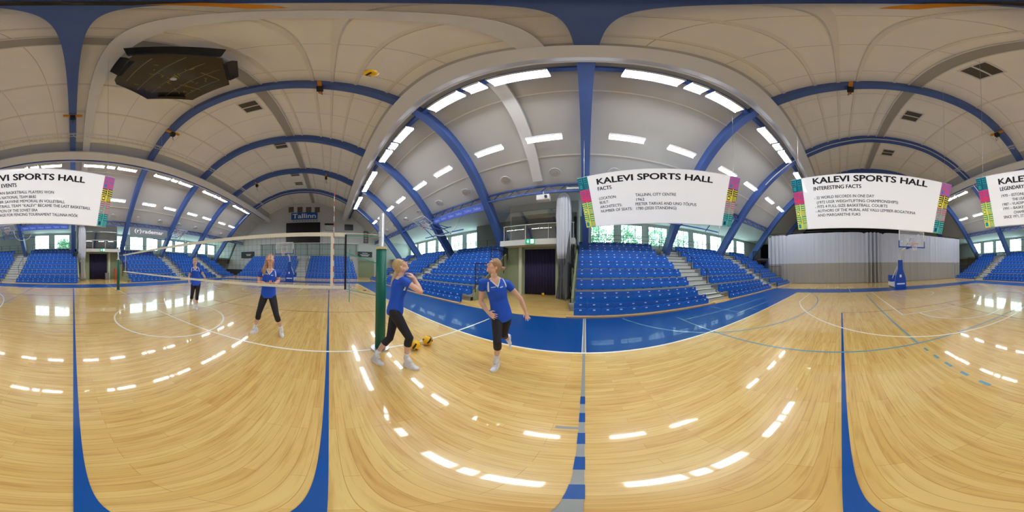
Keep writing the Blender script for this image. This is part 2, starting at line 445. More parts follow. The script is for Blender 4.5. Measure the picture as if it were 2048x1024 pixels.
# grey wiring tray and white transverse tracks
t = thing('cable_tray', 'flat grey metal tray running lengthwise along the ceiling crown', 'cable tray')
MB().box((X0c+.2,-.28,-.05), (20.8,.28,.02), on_ceiling(1.45, .06)).build('tray', mat('grey_tray',(170,168,160),.6), t)
for s in (-.3,.3): MB().box((X0c+.2,s-.03,-.09), (20.8,s+.03,.02), on_ceiling(1.45, .06)).build('edge_rail', M_WHITE, t)
def cross_track(x0, x1, ya, yb, label, name='curtain_track'):
    pth = [p for p in offs(low, .30)]; pf = mirror(pth); p2 = mirror(offs(low,.5))
    rr = []
    for a,b in zip(pf,p2):
        if ya <= a.y <= yb: rr.append([(x0,a.y,a.z),(x1,a.y,a.z),(x1,b.y,b.z),(x0,b.y,b.z)])
    o = MB().loft(rr).build(name, M_DUCT); return tag(o, label, 'curtain track')
cross_track(1.8,2.3,-12.9,7.3, 'broad white track following the vault beside the overhead blue arch')
cross_track(.25,.75,7.7,12.9, 'short white track down the slope above the near doorway')
# longitudinal white ducts, blue purlins and rails
for s,lab in ((1,'near'),(-1,'far')):
    side = 'on the side of the near doorway' if s > 0 else 'on the far side above the net'
    t = thing('ventilation_duct', 'long white box duct under the arches '+side, 'duct', (0,0,0), 0, 'white ceiling ducts')
    sec = [(6.75,10.45),(7.28,10.02),(7.62,10.35),(7.1,10.82)]
    MB().add([(X0c,s*y,z) for y,z in sec]+[(20.8,s*y,z) for y,z in sec], [(0,1,2,3),(4,5,6,7),(0,1,5,4),(1,2,6,5),(2,3,7,6),(3,0,4,7)]).build('casing', M_DUCT, t)
    MB().tube([(X0c,s*7.5,9.98),(20.8,s*7.5,9.98)], .045, 8).build('rail', M_WHITE, t)
    hb = MB()
    for x in ARX[:-1]: hb.bar((x,s*7.3,10.5), (x,s*7.3,11.2), .05)
    build_each(hb,'hanger', M_WHITE, t)
    o = MB().cb((-3.1,s*8.15,10.62), (47.8,.20,.26)).build('blue_purlin', M_TRUSS)
    tag(o, 'straight blue roof beam behind the white duct '+side, 'beam', 'blue roof purlins')
# lattice trusses along the stands
for s in (1,-1):
    t = thing('lattice_truss', 'blue lattice truss along the '+('near' if s>0 else 'far')+' stand below the ceiling slope', 'truss')
    y = s*13.05
    MB().bar((X0c,y,6.34),(21,y,6.34),.10,.10).build('top_chord', M_TRUSS, t); MB().bar((X0c,y,5.92),(21,y,5.92),.09,.09).build('bottom_chord', M_TRUSS, t)
    lt = MB(); x = X0c; k = 0
    while x < 20.9:
        lt.bar((x,y,5.92 if k%2 else 6.34), (x+.5,y,6.34 if k%2 else 5.92), .05); x += .5; k += 1
    lt.build('lattice', M_TRUSS, t)
    MB().bar((X0c,s*14.1,4.95),(21,s*14.1,4.95),.05,.05).build('tie_rod', M_TRUSS, t) if False else None
# white ladder truss across the ceiling
t = thing('cable_ladder', 'thin white lattice girder hung lengthwise under the far half of the vault', 'girder')
for dy,dz in ((-.12,0),(.12,0),(0,.22)): MB().tube([(-20,-5.3+dy,10.8+dz),(20,-5.0+dy,10.8+dz)], .018, 6).build('chord', M_WHITE, t)
lt = MB()
for k in range(100):
    x = -20+.4*k; lt.bar((x,-5.42,10.8),(x+.2,-5.2,11.02),.012); lt.bar((x+.2,-5.2,11.02),(x+.4,-5.08,10.8),.012); lt.bar((x,-5.42,10.8),(x+.2,-5.08,10.8),.012)
lt.build('lacing', M_WHITE, t)
wr = MB()
for x in (-18,-9.2,-2.8,2.8,9.2,18): wr.tube([(x,-5.2,10.9),(x,-5.2,ceil_z(5.2))], .006, 5)
build_each(wr,'suspension_wire', M_STEEL, t)

# ------------------------------------------------------------------ walls with windows
ZG = 3.25; ZS = 4.05; ZT = 6.15
M_TREE = mat('leaves_outside', (96,140,104), .9, noise=.35, nscale=2.5)
nwin = [0]
def side_wall(name, s, wins):
    y0, y1 = sorted((s*20.6, s*20.85)); mb = MB()
    xs = sorted(wins); cur = X0c
    for a,b in xs:
        mb.box((cur,y0,0),(a,y1,6.6)); mb.box((a,y0,0),(b,y1,ZS)); mb.box((a,y0,ZT),(b,y1,6.6)); cur = b
    mb.box((cur,y0,0),(X1c,y1,6.6)); structure(name, mb, M_WALL)
    for a,b in xs:
        nwin[0] += 1; y = s*20.62
        r = bpy.data.objects.new('window_%d' % nwin[0], None); COL.objects.link(r); r['kind'] = 'structure'; r.location = ((a+b)/2, y, 0)
        f = MB(); hw = (b-a)/2
        for x in (-hw+.03,-hw/3,hw/3,hw-.03): f.cb((x,0,(ZS+ZT)/2),(.06,.08,ZT-ZS))
        for z in (ZS+.03,ZS+.75,ZT-.03): f.cb((0,0,z),(2*hw,.07,.06))
        f.build('window_frame', M_FRAMEW, r)
        MB().cb((0,s*.05,(ZS+ZT)/2),(2*hw,.01,ZT-ZS)).build('window_glass', M_GLASS, r)
nearw = []; farw = []
for b in (6,12,18,24): nearw += [(b-2.45,b-.1),(b+.55,b+2.9)]
for b in (-24,-18,-12): nearw += [(b-2.45,b-.1),(b+.55,b+2.9)]
for b in (-24,-18,-12,-6,6,18,24): farw += [(b-2.45,b-.1),(b+.7,b+2.95)]
side_wall('wall_near', 1, nearw); side_wall('wall_far', -1, farw)
structure('wall_screen_end', MB().box((-27.3,-20.8,0),(-27,20.8,14.4)), M_WALL)
structure('wall_curtain_end', MB().box((33,-20.8,0),(33.3,20.8,14.4)), mat('darkened_end_wall',(40,40,42),.9))  # end wall coloured near black to stand in for the unlit far half
# galleries
for s,nm in ((1,'near'),(-1,'far')):
    y0, y1 = sorted((s*16.5, s*20.6))
    o = MB().box((X0c,y0,2.95),(X1c,y1,ZG)).build('floor_%s_gallery' % nm, mat('gallery_floor',(168,168,160),.5)); o['kind'] = 'structure'
    y0, y1 = sorted((s*14.0, s*16.5))
    o = MB().box((-2.5,y0,3.1),(2.4,y1,3.44)).build('trim_%s_landing' % nm, mat('landing_edge',(206,206,200),.6)); o['kind'] = 'structure'
    # side faces below gallery level, both sides of the doorway
    for x0,x1,tg in ((-2.52,-2.42,'left'),(2.42,2.52,'right')):
        y0, y1 = sorted((s*11.2, s*16.4)); mb = MB()
        pr = [(s*11.2,0),(s*16.4,0),(s*16.4,2.9),(s*15.2,2.9),(s*11.2,.5)]
        mb.loft([[(x0,a,b) for a,b in pr],[(x1,a,b) for a,b in pr]])
        structure('wall_%s_passage_%s' % (nm,tg), mb, M_GWALL)
    y0, y1 = sorted((s*15.0, s*15.15))
    mb = MB().box((-2.42,y0,0),(-1.1,y1,3.1)).box((1.06,y0,0),(2.42,y1,3.1)).box((-1.1,y0,2.95),(1.06,y1,3.1))
    structure('wall_%s_doorway' % nm, mb, M_GWALL)
    o = MB().box((-1.42,min(s*14.7,s*14.98),0),(-1.2,max(s*14.7,s*14.98),3.08)).build('trim_%s_doorpost' % nm, mat('doorpost_pale',(196,200,176),.6)); o['kind'] = 'structure'
    # upper lounge: header, dark back wall, glazing
    y0, y1 = sorted((s*15.6, s*15.75))
    structure('wall_%s_lounge_header' % nm, MB().box((-2.42,y0,5.55),(2.42,y1,6.42)), M_WALL)
    y0, y1 = sorted((s*19.2, s*19.3))
    structure('wall_%s_lounge_back' % nm, MB().box((-8.6 if s>0 else -2.9,y0,ZG),(2.9,y1,6.4)), mat('lounge_wall',(150,150,142),.8))
    for x in (-2.48,2.48): structure('wall_%s_lounge_side_%s' % (nm,'a' if x<0 else 'b'), MB().box((x-.06,min(s*15.6,s*20.6),ZG),(x+.06,max(s*15.6,s*20.6),6.42)), M_WALL)
    t = thing('glass_balustrade', 'tall glass screen with a pale handrail above the %s doorway' % nm, 'balustrade')
    MB().cb((0,s*14.35,4.45),(4.6,.012,1.95)).build('glass_pane', M_BALG, t)
    MB().tube([(-2.35,s*14.2,4.42),(2.35,s*14.2,4.42)], .025, 8).build('handrail', M_WHITE, t)
    pm = MB()
    for x in (-2.3,-.75,.75,2.3): pm.bar((x,s*14.2,3.44),(x,s*14.2,4.42),.03)
    build_each(pm,'post', M_WHITE, t)
    # cloth hanging in the doorway
    mb = MB(); ya = s*14.96; L_ = []
    N = 60
    for i in range(N+1):
        x = -1.08+2.12*i/N; L_.append((x, ya+s*.05+.04*math.sin(i*1.1)))
    mb.loft([[(x,y,.04) for x,y in L_],[(x,y,2.93) for x,y in L_]], closed=False)
    o = mb.build('doorway_curtain', M_PURP, smooth=True)
    md = o.modifiers.new('t','SOLIDIFY'); md.thickness = .01
    tag(o, 'dark purple cloth closing the %s doorway under the landing' % nm, 'curtain')
    # exit sign
    t = thing('exit_sign', 'green emergency exit sign on the %s landing edge' % nm, 'sign', (-.35,s*13.95,3.3), 0 if s>0 else PI)
    MB().cb((0,0,0),(.60,.06,.30)).build('sign_box', mat('exit_green',(24,140,96),.5,emit=.7), t)
    MB().cb((.15,-.035,0),(.2,.004,.24)).build('pictogram_panel', mat('exit_white',(226,244,236),.5,emit=.9), t)
    ar = MB().cb((-.13,-.035,.04),(.035,.004,.12)); ar.add([(-.22,-.037,.02),(-.04,-.037,.02),(-.13,-.037,-.10)],[(0,1,2)]); ar.build('arrow', mat('exit_white'), t)
    rn = MB().ball((.17,-.038,.085),(.018,.003,.018),nu=10,nv=6); rn.bar((.165,-.039,.06),(.15,-.039,-.01),.03,.004,up=(0,1,0)); rn.bar((.15,-.039,-.01),(.19,-.039,-.06),.018,.004,up=(0,1,0)); rn.bar((.15,-.039,-.01),(.10,-.039,-.08),.018,.004,up=(0,1,0)); rn.bar((.165,-.039,.05),(.21,-.039,.02),.013,.004,up=(0,1,0))
    rn.build('running_figure', mat('exit_green'), t)
o = MB().box((-2.40,-14.6,0),(-1.9,-14.2,1.25)).build('orange_mat', mat('orange_mat',(214,92,40),.7), bevel=.03); tag(o, 'orange upright crash mat beside the far doorway', 'mat')
o = MB().tube([(-.95,-14.3,0),(-.95,-14.3,.75)], [.2,.24], 14).build('waste_bin', mat('grey_bin',(130,128,136),.6)); tag(o, 'grey waste bin standing in front of the far doorway curtain', 'bin')

# ------------------------------------------------------------------ tube lights
fx = thing('tube_light', '', 'light', (0,0,0))
def light_proto(L_, wq=.40):
    r = thing('tube_light', '', 'light')
    MB().cb((0,0,.055),(L_+.08,wq+.06,.05)).cb((0,wq/2+.02,-.012),(L_+.08,.012,.145)).cb((0,-wq/2-.02,-.012),(L_+.08,.012,.145)).build('housing', M_WHITE, r)
    MB().cb((0,0,-.005),(L_,wq-.02,.06)).build('tube', M_TUBE, r)
    return r
bpy.data.objects.remove(fx)
P = {}
BN = {-18:'nearest the screen wall',-12:'second bay from the screen wall',-6:'bay just past the net',0:'bay over the doorway',6:'first bay toward the grey curtain',12:'second bay toward the grey curtain',18:'bay next to the grey curtain'}
for s in (1,-1):
    sd = 'near' if s > 0 else 'far'
    for bx in (-18,-12,-6,0,6,12,18):
        lay = [(8.06,10.02,-1.34,1.52,'upper row long left','upper'),(8.06,10.02,.0,.56,'upper row, short middle','upper'),(8.06,10.02,1.34,1.52,'upper row, long right','upper'),
               (10.78,7.98,-1.32,1.42,'lower row, left','lower'),(10.78,7.98,1.32,1.42,'lower row, right','lower')]
        for y,z,dx,L_,nm,row in lay:
            word = nm
            if s < 0: word = nm.replace('left','@').replace('right','left').replace('@','right')
            if L_ not in P: P[L_] = light_proto(L_, .40 if row=='upper' else .25); r = P[L_]
            else: r = dup(P[L_])
            r.location = (bx+dx,s*y,z); r.rotation_euler = (math.radians(-12 if row=='lower' else 6)*s,0,0)
            tag(r, 'lit tube lamp, %s, %s side, %s' % (word, sd, BN[bx]), 'light', 'lit tube lamps')
# round diffusers
rp = thing('air_diffuser', '', 'air vent')
for q in (.29,.19,.09): MB().tube([(q*math.cos(a*PI/12), q*math.sin(a*PI/12), -.02-.12*(.3-q)) for a in range(24)], .028, 6, closed=True).build('ring', M_WHITE, rp)
MB().tube([(0,0,.0),(0,0,.22)], [.27,.16], 16).build('collar', M_DUCT, rp)
first = True
for s in (1,-1):
    for k,x in enumerate((-18.6,-15.6,-12.6,-9.8,-6.9,-4.1,-1.2,1.5,4.4,7.3,10.3,13.3)):
        r = rp if first else dup(rp); first = False
        r.location = (x,s*12.35,6.75); r.rotation_euler = (math.radians(-30)*s,0,0)
        tag(r, 'round white air diffuser above the %s truss, %s from the screen wall' % ('near' if s>0 else 'far', ORD[k]), 'air vent', 'round white air diffusers')
# vents in the crown
vp = thing('ceiling_vent', '', 'vent')
fm = MB()
for a in ((-.6,-.6,.6,-.52),(-.6,.52,.6,.6),(-.6,-.52,-.52,.52),(.52,-.52,.6,.52),(-.04,-.52,.04,.52)): fm.box((a[0],a[1],-.06),(a[2],a[3],0))
fm.build('frame', M_WHITE, vp)
lv = MB()
for k in range(13): lv.box((-.52,-.5+k*.08,-.045),(.52,-.465+k*.08,-.02))
lv.build('louvre', mat('louvre_grey',(120,116,106),.6), vp); MB().box((-.53,-.53,-.015),(.53,.53,-.005)).build('shade_sheet', mat('vent_shade_dark',(70,66,58),.8), vp)  # dark sheet painted in for the shade behind the slats
VX = [(-19,.2,.8,'furthest down the hall by the screen wall'),(-16.3,.2,.8,'second from the screen wall'),(-10.1,.3,1,'third from the screen wall'),(-4.7,.3,.95,'beside the hanging octagonal board'),(6.4,.3,1,'first toward the grey curtain'),(11.8,.25,.95,'second toward the grey curtain'),(17.3,.1,.9,'above the grey curtain')]
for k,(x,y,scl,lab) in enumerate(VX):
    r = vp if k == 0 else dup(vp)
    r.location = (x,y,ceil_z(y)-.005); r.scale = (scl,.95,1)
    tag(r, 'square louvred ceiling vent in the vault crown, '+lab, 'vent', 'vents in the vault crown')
# orange trolley hoists
hp = thing('chain_hoist', '', 'hoist')
MB().cb((0,0,-.1),(1.0,.14,.14)).build('trolley_beam', M_ORANGE, hp)
MB().cb((0,0,-.32),(.28,.24,.34)).build('motor', M_BLACK, hp)
ch = MB().tube([(0,.06,-.48),(.05,.08,-1.2),(.0,.1,-1.9)], .012, 6); ch.tube([(0,-.06,-.48),(-.04,-.03,-1.2),(.0,.1,-1.9)], .012, 6); build_each(ch,'chain', M_BLACK, hp)
HO = [(-15,4.0,'second arch from the screen wall, near side',0),(-15,-4.2,'second arch from the screen wall, far side',0),(-3,4.0,'arch beyond the net, near side',0),(-3,-4.2,'arch beyond the net, far side, chain dangling',1),
      (3,4.15,'arch straight overhead',0),(3,-4.2,'overhead arch, far side',0),(9,4.0,'first arch toward the grey curtain, near side',0),(9,-4.2,'first arch toward the curtain, far side, chain dangling',1)]
short = None
for k,(x,y,lab,chn) in enumerate(HO):
    if k == 0: r = hp
    else: r = dup(hp)
    for c in list(r.children):
        if c.name.startswith('chain') and not chn: c.scale = (1,1,.45); c.location = (0,0,-.26)
    yy = abs(y); zz = [p.z for p in low if p.y >= yy][0]
    r.location = (x,y,zz-.02)
    tag(r, 'orange chain hoist hung under the '+lab, 'hoist', 'orange chain hoists')

# ------------------------------------------------------------------ octagonal hanging board
t = thing('hanging_scoreboard', 'dark octagonal display cube hanging under the vault crown', 'scoreboard', (0.05,0.15,11.95), math.radians(0))
oc = [(1.42,1.25),(-.02,2.05),(-.45,2.10),(-1.55,1.15),(-1.85,-.40),(-1.25,-1.05),(.25,-1.95),(1.55,-.95),(1.95,-.45),(1.95,.55)]
oc = [on(px,py,'z',11.95)-Vector((.05,.15,0)) for px,py in ((268.8,108.7),(419.2,112.8),(445,117.6),(458.8,169.6),(385,200.3),(294.8,198.3),(232.6,168.9),(229,160.7))]
oc = [(q.x,q.y) for q in oc]
MB().prism(oc,0,.14).build('base_plate', mat('dark_gloss',(52,46,40),.12,noise=.25,nscale=2), t)
MB().prism([(x*.9,y*.9) for x,y in oc],.14,.75).build('housing', M_BLACK, t)
for (px,py,zz,w_) in ((243,133,12.2,1.1),(350,101,12.2,2.0),(462,141,12.2,1.2),(343,194,11.9,1.1)):
    c = on(px,py,'z',zz)-Vector((.05,.15,11.95)); a = math.atan2(c.y,c.x)
    Mx = Matrix.Translation(c) @ Matrix.Rotation(a-PI/2,4,'Z') @ Matrix.Rotation(math.radians(-25),4,'X')
    MB().cb((0,0,0),(w_,.16,.6),Mx).build('display_screen', M_SCREEN, t)
lm = MB()
for k in range(5):
    xx = -1.2+.6*k; lm.cb((xx,0,-.006),(.03,2.8 if abs(xx)<1 else 1.8,.01))
build_each(lm,'joint_strip', mat('joint_grey',(120,114,100),.4), t)
MB().ball(on(347,158,'z',11.9)-Vector((.05,.15,11.95)),(.12,.12,.09)).build('camera_dome', M_WHITE, t, smooth=True)
ym = MB(); random.seed(3)
for k in range(34):
    a = random.random()*6.28; q = random.random()*1.3; L_ = .06+.18*random.random(); b = random.choice((0,0,PI/2,.6))
    c = Vector((q*math.cos(a),q*math.sin(a),-.003)); d = Vector((math.cos(b),math.sin(b),0))*L_/2; ym.bar(c-d,c+d,.018,.004)
ym.bar((-1.2,.9,-.003),(-.4,.85,-.003),.02,.004); ym.bar((-1.35,-.1,-.003),(-.5,-.3,-.003),.02,.004)
build_each(ym,'yellow_mark', mat('yellow_mark',(176,164,40),.5), t)
wr = MB()
for sx in (-1,1):
    for sy in (-1,1): wr.tube([(sx*.9,sy*.9,.75),(sx*.95,sy*.95,1.5)], .012, 5)
build_each(wr,'suspension_wire', M_STEEL, t)

# ------------------------------------------------------------------ stands
ROWP = .8; RISE = .455; NR = 8
def pz(i): return 0.0 if i == 0 else .30+RISE*(i-1)
def stand(name_lab, M, u0, u1, key):
    """M maps local (u along the row, v away from the court, z) to the world"""
    t = bpy.data.objects.new('seating_stand', None); COL.objects.link(t); t.matrix_world = M; tag(t, name_lab, 'stand', 'telescopic seating stands')
    dk = MB()
    for i in range(1,NR):
        v0 = i*ROWP-.08; dk.box((u0,v0,pz(i)-.10),(u1,v0+ROWP+(.35 if i==NR-1 else 0),pz(i)))
    dk.build('deck', M_DECK, t)
    rs = MB()
    for i in range(1,NR): rs.box((u0+.02,i*ROWP-.04,max(0,pz(i)-RISE)),(u1-.02,i*ROWP-.01,pz(i)-.10))
    rs.build('riser', M_DECK, t)
    MB().box((u0,-.2,.0),(u1,-.02,.045)).build('front_board', M_LIP, t)
    MB().box((u0,NR*ROWP+.1,0),(u1,NR*ROWP+.2,pz(NR-1)-.1)).build('back_frame', M_BLACK, t)
    sf = MB()
    for uu in (u0+.02,u1-.05):
        for i in (2,4,6): sf.box((uu,i*ROWP+.3,0),(uu+.03,i*ROWP+.36,pz(i)-.1))
        sf.bar((uu+.015,ROWP,.2),(uu+.015,NR*ROWP-.3,pz(NR-1)-.2),.03)
    build_each(sf,'side_frame', M_BLACK, t)
    return t
def stairs(lab, M, u0, u1):
    t = bpy.data.objects.new('aisle_stairs', None); COL.objects.link(t); t.matrix_world = M; tag(t, lab, 'stairs', 'grey stairs in the stand aisles')
    a = MB(); n = MB()
    for i in range(1,NR):
        v = i*ROWP-.08
        a.box((u0,v-.38,0 if i<2 else pz(i)-RISE),(u1,v,pz(i)-RISE/2 if i>1 else .16)); a.box((u0,v,max(0,pz(i)-RISE)),(u1,v+ROWP,pz(i)+.005))
        n.box((u0,v-.005,pz(i)-.03),(u1,v+.03,pz(i)+.01)); n.box((u0,v-.385,(pz(i)-RISE/2 if i>1 else .16)-.02),(u1,v-.35,(pz(i)-RISE/2 if i>1 else .16)+.006))
    a.build('step_body', M_STEP, t); build_each(n,'nosing_strip', M_NOSE, t)
    return t
# seat prototype
PITCH = .485
def seat_parts():
    pan = MB(); pr = [(-.240,.03),(.240,.03),(.240,.235),(.215,.272),(.14,.292),(.0,.30),(-.14,.292),(-.215,.272),(-.240,.235)]
    Mx = Matrix(((1,0,0,0),(0,0,1,0),(0,1,0,0),(0,0,0,1)))
    pan.prism(pr, 0, .055, Mx)
    back = MB(); pb = [(-.241,.05),(.241,.05),(.241,.44),(.23,.455),(-.23,.455),(-.241,.44)]
    Mb = Matrix.Translation((0,.13,0)) @ Matrix.Rotation(math.radians(-7),4,'X') @ Mx
    back.prism(pb, 0, .035, Mb)
    pl1 = MB().cb((0,-.003,.235),(.088,.006,.040)); pl2 = MB().cb((0,.10,.40),(.078,.012,.032))
    brk = MB().cb((0,.10,.02),(.06,.16,.05))
    return pan, back, pl1, pl2, brk
pan_b, back_b, pl1_b, pl2_b, brk_b = seat_parts()
seatA = thing('stadium_seat', '', 'seat')
pan_b.build('folding_pan', M_SEAT, seatA, bevel=.008); back_b.build('backrest', M_SEAT2, seatA, bevel=.008)
pl1_b.build('number_plate', M_TAG, seatA); pl2_b.build('number_plate', M_TAG, seatA); brk_b.build('bracket', M_BLACK, seatA)
meB = bpy.data.meshes.new('stadium_seat')
for m in (M_SEAT,M_SEAT2,M_TAG,M_BLACK): meB.materials.append(m)
def merge(parts):
    vs=[]; fs=[]; mi=[]
    for b,k in parts:
        o=len(vs); vs+=[tuple(v) for v in b.v]; fs+=[tuple(i+o for i in f) for f in b.f]; mi+=[k]*len(b.f)
    return vs,fs,mi
SV,SF,SM = merge([(pan_b,0),(back_b,1),(pl1_b,2),(pl2_b,2),(brk_b,3)])
meB.from_pydata(SV,[],SF); meB.polygons.foreach_set('material_index', SM); meB.update()
bm_ = bmesh.new(); bm_.from_mesh(meB); bmesh.ops.recalc_face_normals(bm_, faces=bm_.faces); bm_.to_mesh(meB); bm_.free()
Y0 = 10.22
M_near = Matrix.Translation((0,Y0,0)); M_far = Matrix.Translation((0,-Y0,0)) @ Matrix.Rotation(PI,4,'Z'); M_end = Matrix.Translation((-19.8,0,0)) @ Matrix.Rotation(PI/2,4,'Z')
# local u: near u=x ; far u=-x ; end (rot +90): u=y, v = -x
seats = []
def block(lab, sl, M, u0, u1, rz, skip=()):
    stand(lab, M, u0, u1, sl)
    n = int((u1-u0)/PITCH)
    for i in range(NR):
        ni = n-1 if i >= 6 else n
        for k in range(ni):
            u = u0+PITCH*(k+.5)+(u1-u0-n*PITCH)/2
            p = M @ Vector((u, i*ROWP, pz(i)))
            kk = k+1
            seats.append((p, rz, '%s from left, %s row, %s' % (ORD[k], ORD[i], sl), i, k))
block('blue seating stand right of the near doorway and white drape', 'stand right of near doorway', M_near, 2.35, 8.65, 0)
block('second blue seating stand right of the near doorway', 'second stand right of near doorway', M_near, 10.05, 15.5, 0)
block('third blue seating stand right of the near doorway, ending at the curtain', 'stand touching grey curtain, near side', M_near, 16.9, 20.6, 0)
block('blue seating stand left of the near doorway, behind the two close players', 'stand left of near doorway', M_near, -8.45, -2.5, 0)
block('second blue seating stand left of the near doorway', 'second stand left of near doorway', M_near, -15, -9.7, 0)
block('third blue seating stand left of the near doorway', 'third stand left of near doorway', M_near, -19.5, -16.3, 0)
block('blue seating stand left of the far doorway', 'stand left of far doorway', M_far, -8.65, -2.35, PI)
block('second blue seating stand left of the far doorway', 'second stand left of far doorway', M_far, -15.5, -10.05, PI)
block('third blue seating stand left of the far doorway, ending at the curtain', 'stand touching grey curtain, far side', M_far, -20.6, -16.9, PI)
block('blue seating stand right of the far doorway, behind the far net post', 'stand right of far doorway', M_far, 2.5, 8.45, PI)
block('second blue seating stand right of the far doorway', 'second stand right of far doorway', M_far, 9.7, 15, PI)
block('third blue seating stand right of the far doorway', 'third stand right of far doorway', M_far, 16.3, 19.5, PI)
block('blue seating stand below the big black screen, left half', 'end stand left half', M_end, -10.0, -.75, PI/2)
block('blue seating stand below the big black screen, right half', 'end stand right half', M_end, 1.0, 8.6, PI/2)
for M,u0,u1,lab in ((M_near,8.65,10.05,'near side, first aisle right of the doorway'),(M_near,15.5,16.9,'near side, second aisle right of the doorway'),
        (M_near,-9.7,-8.45,'near side, first aisle left of the doorway'),(M_near,-16.3,-15,'near side, second aisle left of the doorway'),
        (M_far,-10.05,-8.65,'far side, first aisle left of the doorway'),(M_far,-16.9,-15.5,'far side, second aisle left of the doorway'),
        (M_far,8.45,9.7,'far side, first aisle right of the doorway'),(M_far,15,16.3,'far side, second aisle right of the doorway'),
        (M_end,-.75,1.0,'below the big black screen between two blue blocks')):
    stairs('pale grey stairs, '+lab, M, u0, u1)
    # slim black handrail in each aisle
    t = bpy.data.objects.new('aisle_handrail', None); COL.objects.link(t); t.matrix_world = M
    tag(t, 'thin black handrail, '+lab, 'handrail', 'black aisle handrails')
    um = u1-.1 if 'end' not in lab else u1-.1; pm = MB(); rl = []
    for i in (2,4,6):
        v = i*ROWP+.2; pm.bar((um,v,pz(i)),(um,v,pz(i)+.8),.03); rl.append((um,v,pz(i)+.8))
    build_each(pm,'post', M_BLACK, t)
    MB().tube([(um,rl[0][1]-.3,rl[0][2]-.2)]+rl+[(um,rl[-1][1]+.3,rl[-1][2]+.15)], .018, 6).build('rail', M_BLACK, t)
seats.sort(key=lambda q: (q[0]-EYE).length)
N_IND = 300
for j,(p,rz,lab,i,k) in enumerate(seats[:N_IND]):
    if j < 170:
        r = seatA if j == 0 else dup(seatA)
    else:
        r = bpy.data.objects.new('stadium_seat', meB); COL.objects.link(r)
    r.location = p; r.rotation_euler = (0,0,rz)
    tag(r, 'blue folding seat, '+lab, 'seat', 'blue folding seats on the stands')
vs=[]; fs=[]; mi=[]
for (p,rz,lab,i,k) in seats[N_IND:]:
    Mx = Matrix.Translation(p) @ Matrix.Rotation(rz,4,'Z'); o=len(vs)
    vs += [tuple(Mx @ Vector(v)) for v in SV]; fs += [tuple(a+o for a in f) for f in SF]; mi += SM
me = bpy.data.meshes.new('distant_seat'); me.from_pydata(vs,[],fs)
for m in (M_SEAT,M_SEAT2,M_TAG,M_BLACK): me.materials.append(m)
me.polygons.foreach_set('material_index', mi); me.update()
bm_ = bmesh.new(); bm_.from_mesh(me); bmesh.ops.recalc_face_normals(bm_, faces=bm_.faces); bm_.to_mesh(me); bm_.free()
o = bpy.data.objects.new('stadium_seat', me); COL.objects.link(o)
tag(o, 'remaining blue folding seats on the more distant stands', 'seat', 'blue folding seats on the stands', 'stuff')
# dark chairs along the gallery edge behind the top row
cp = thing('gallery_chair', '', 'chair')
MB().box((-.22,-.1,.12),(.22,.2,.17)).build('seat_pan', mat('dark_blue_chair',(20,40,92),.5), cp, bevel=.01)
MB().box((-.22,-.14,.10),(.22,-.09,.42)).build('backrest', mat('dark_blue_chair'), cp, bevel=.01)
for sx in (-1,1): MB().bar((sx*.2,.0,0),(sx*.2,.0,.14),.03).build('leg', M_STEEL, cp)
first = True
for s,rz,nm in ((1,0,'right of the near doorway'),(-1,PI,'left of the far doorway')):
    for k,x in enumerate([2.75]+[3.75+.52*j for j in range(9)]):
        r = cp if first else dup(cp); first = False
        r.location = (x,s*17.0,ZG); r.rotation_euler = (0,0,rz)
        lk = ORD[k] if s > 0 else ORD[9-k]
        tag(r, 'low dark blue chair behind top row, %s from left, %s' % (lk, nm), 'chair', 'dark low chairs on the gallery')
# gallery railings
for s in (1,-1):
    for x0,x1,lab in ((3.6,8.6,'first bay toward the curtain'),(9.4,14.6,'second bay toward the curtain'),(15.4,20.8,'third bay toward the curtain'),(-8.7,-3.3,'first bay toward the screen wall'),(-14.7,-9.4,'second bay toward the screen wall'),(-20.6,-15.4,'third bay toward the screen wall')):
        t = thing('gallery_railing', 'thin dark metal railing on the %s gallery, %s' % ('near' if s>0 else 'far', lab), 'railing', (0,0,0), 0, 'gallery railings')
        n = 4; pm = MB()
        for k in range(n+1): pm.bar((x0+(x1-x0)*k/n,s*17.55,ZG),(x0+(x1-x0)*k/n,s*17.55,ZG+1.1),.035)
        build_each(pm,'post', M_BLACK, t)
        for z in (.4,.75,1.1): MB().tube([(x0,s*17.55,ZG+z),(x1,s*17.55,ZG+z)], .02, 6).build('rail', mat('rail_grey',(120,126,126),.4,metal=.4), t)
# stepped black guards on the doorway sides of the stands
def guard(x, s, lab):
    t = thing('side_guard', lab, 'guard rail', (0,0,0), 0, 'black stepped side guards')
    for (v0,v1,i) in ((1.0,2.5,2),(2.5,4.1,4),(4.1,4.7,6)):
        zt = pz(i)+1.15; zb = pz(i)+.1; b = MB()
        b.bar((x,s*(Y0+v0),zt),(x,s*(Y0+v1),zt),.035); b.bar((x,s*(Y0+v0),zb),(x,s*(Y0+v1),zb),.03)
        n = 11
        for k in range(n+1):
            y = s*(Y0+v0+(v1-v0)*k/n); b.bar((x,y,zb-(.0 if 0<k<n else .4)),(x,y,zt),.018 if 0<k<n else .035)
        b.build('guard_panel', M_BLACK, t)
guard(-2.38,1,'black stepped bar guard on the stand side left of the near doorway'); guard(2.29,1,'black stepped bar guard on the stand side behind the near white drape')
guard(-2.38,-1,'black stepped bar guard on the stand right of the far doorway'); guard(2.29,-1,'black stepped bar guard behind the far white drape')
guard(20.4,1,'black stepped bar guard against the long curtain, near side'); guard(20.4,-1,'black stepped bar guard against the long curtain, far side')

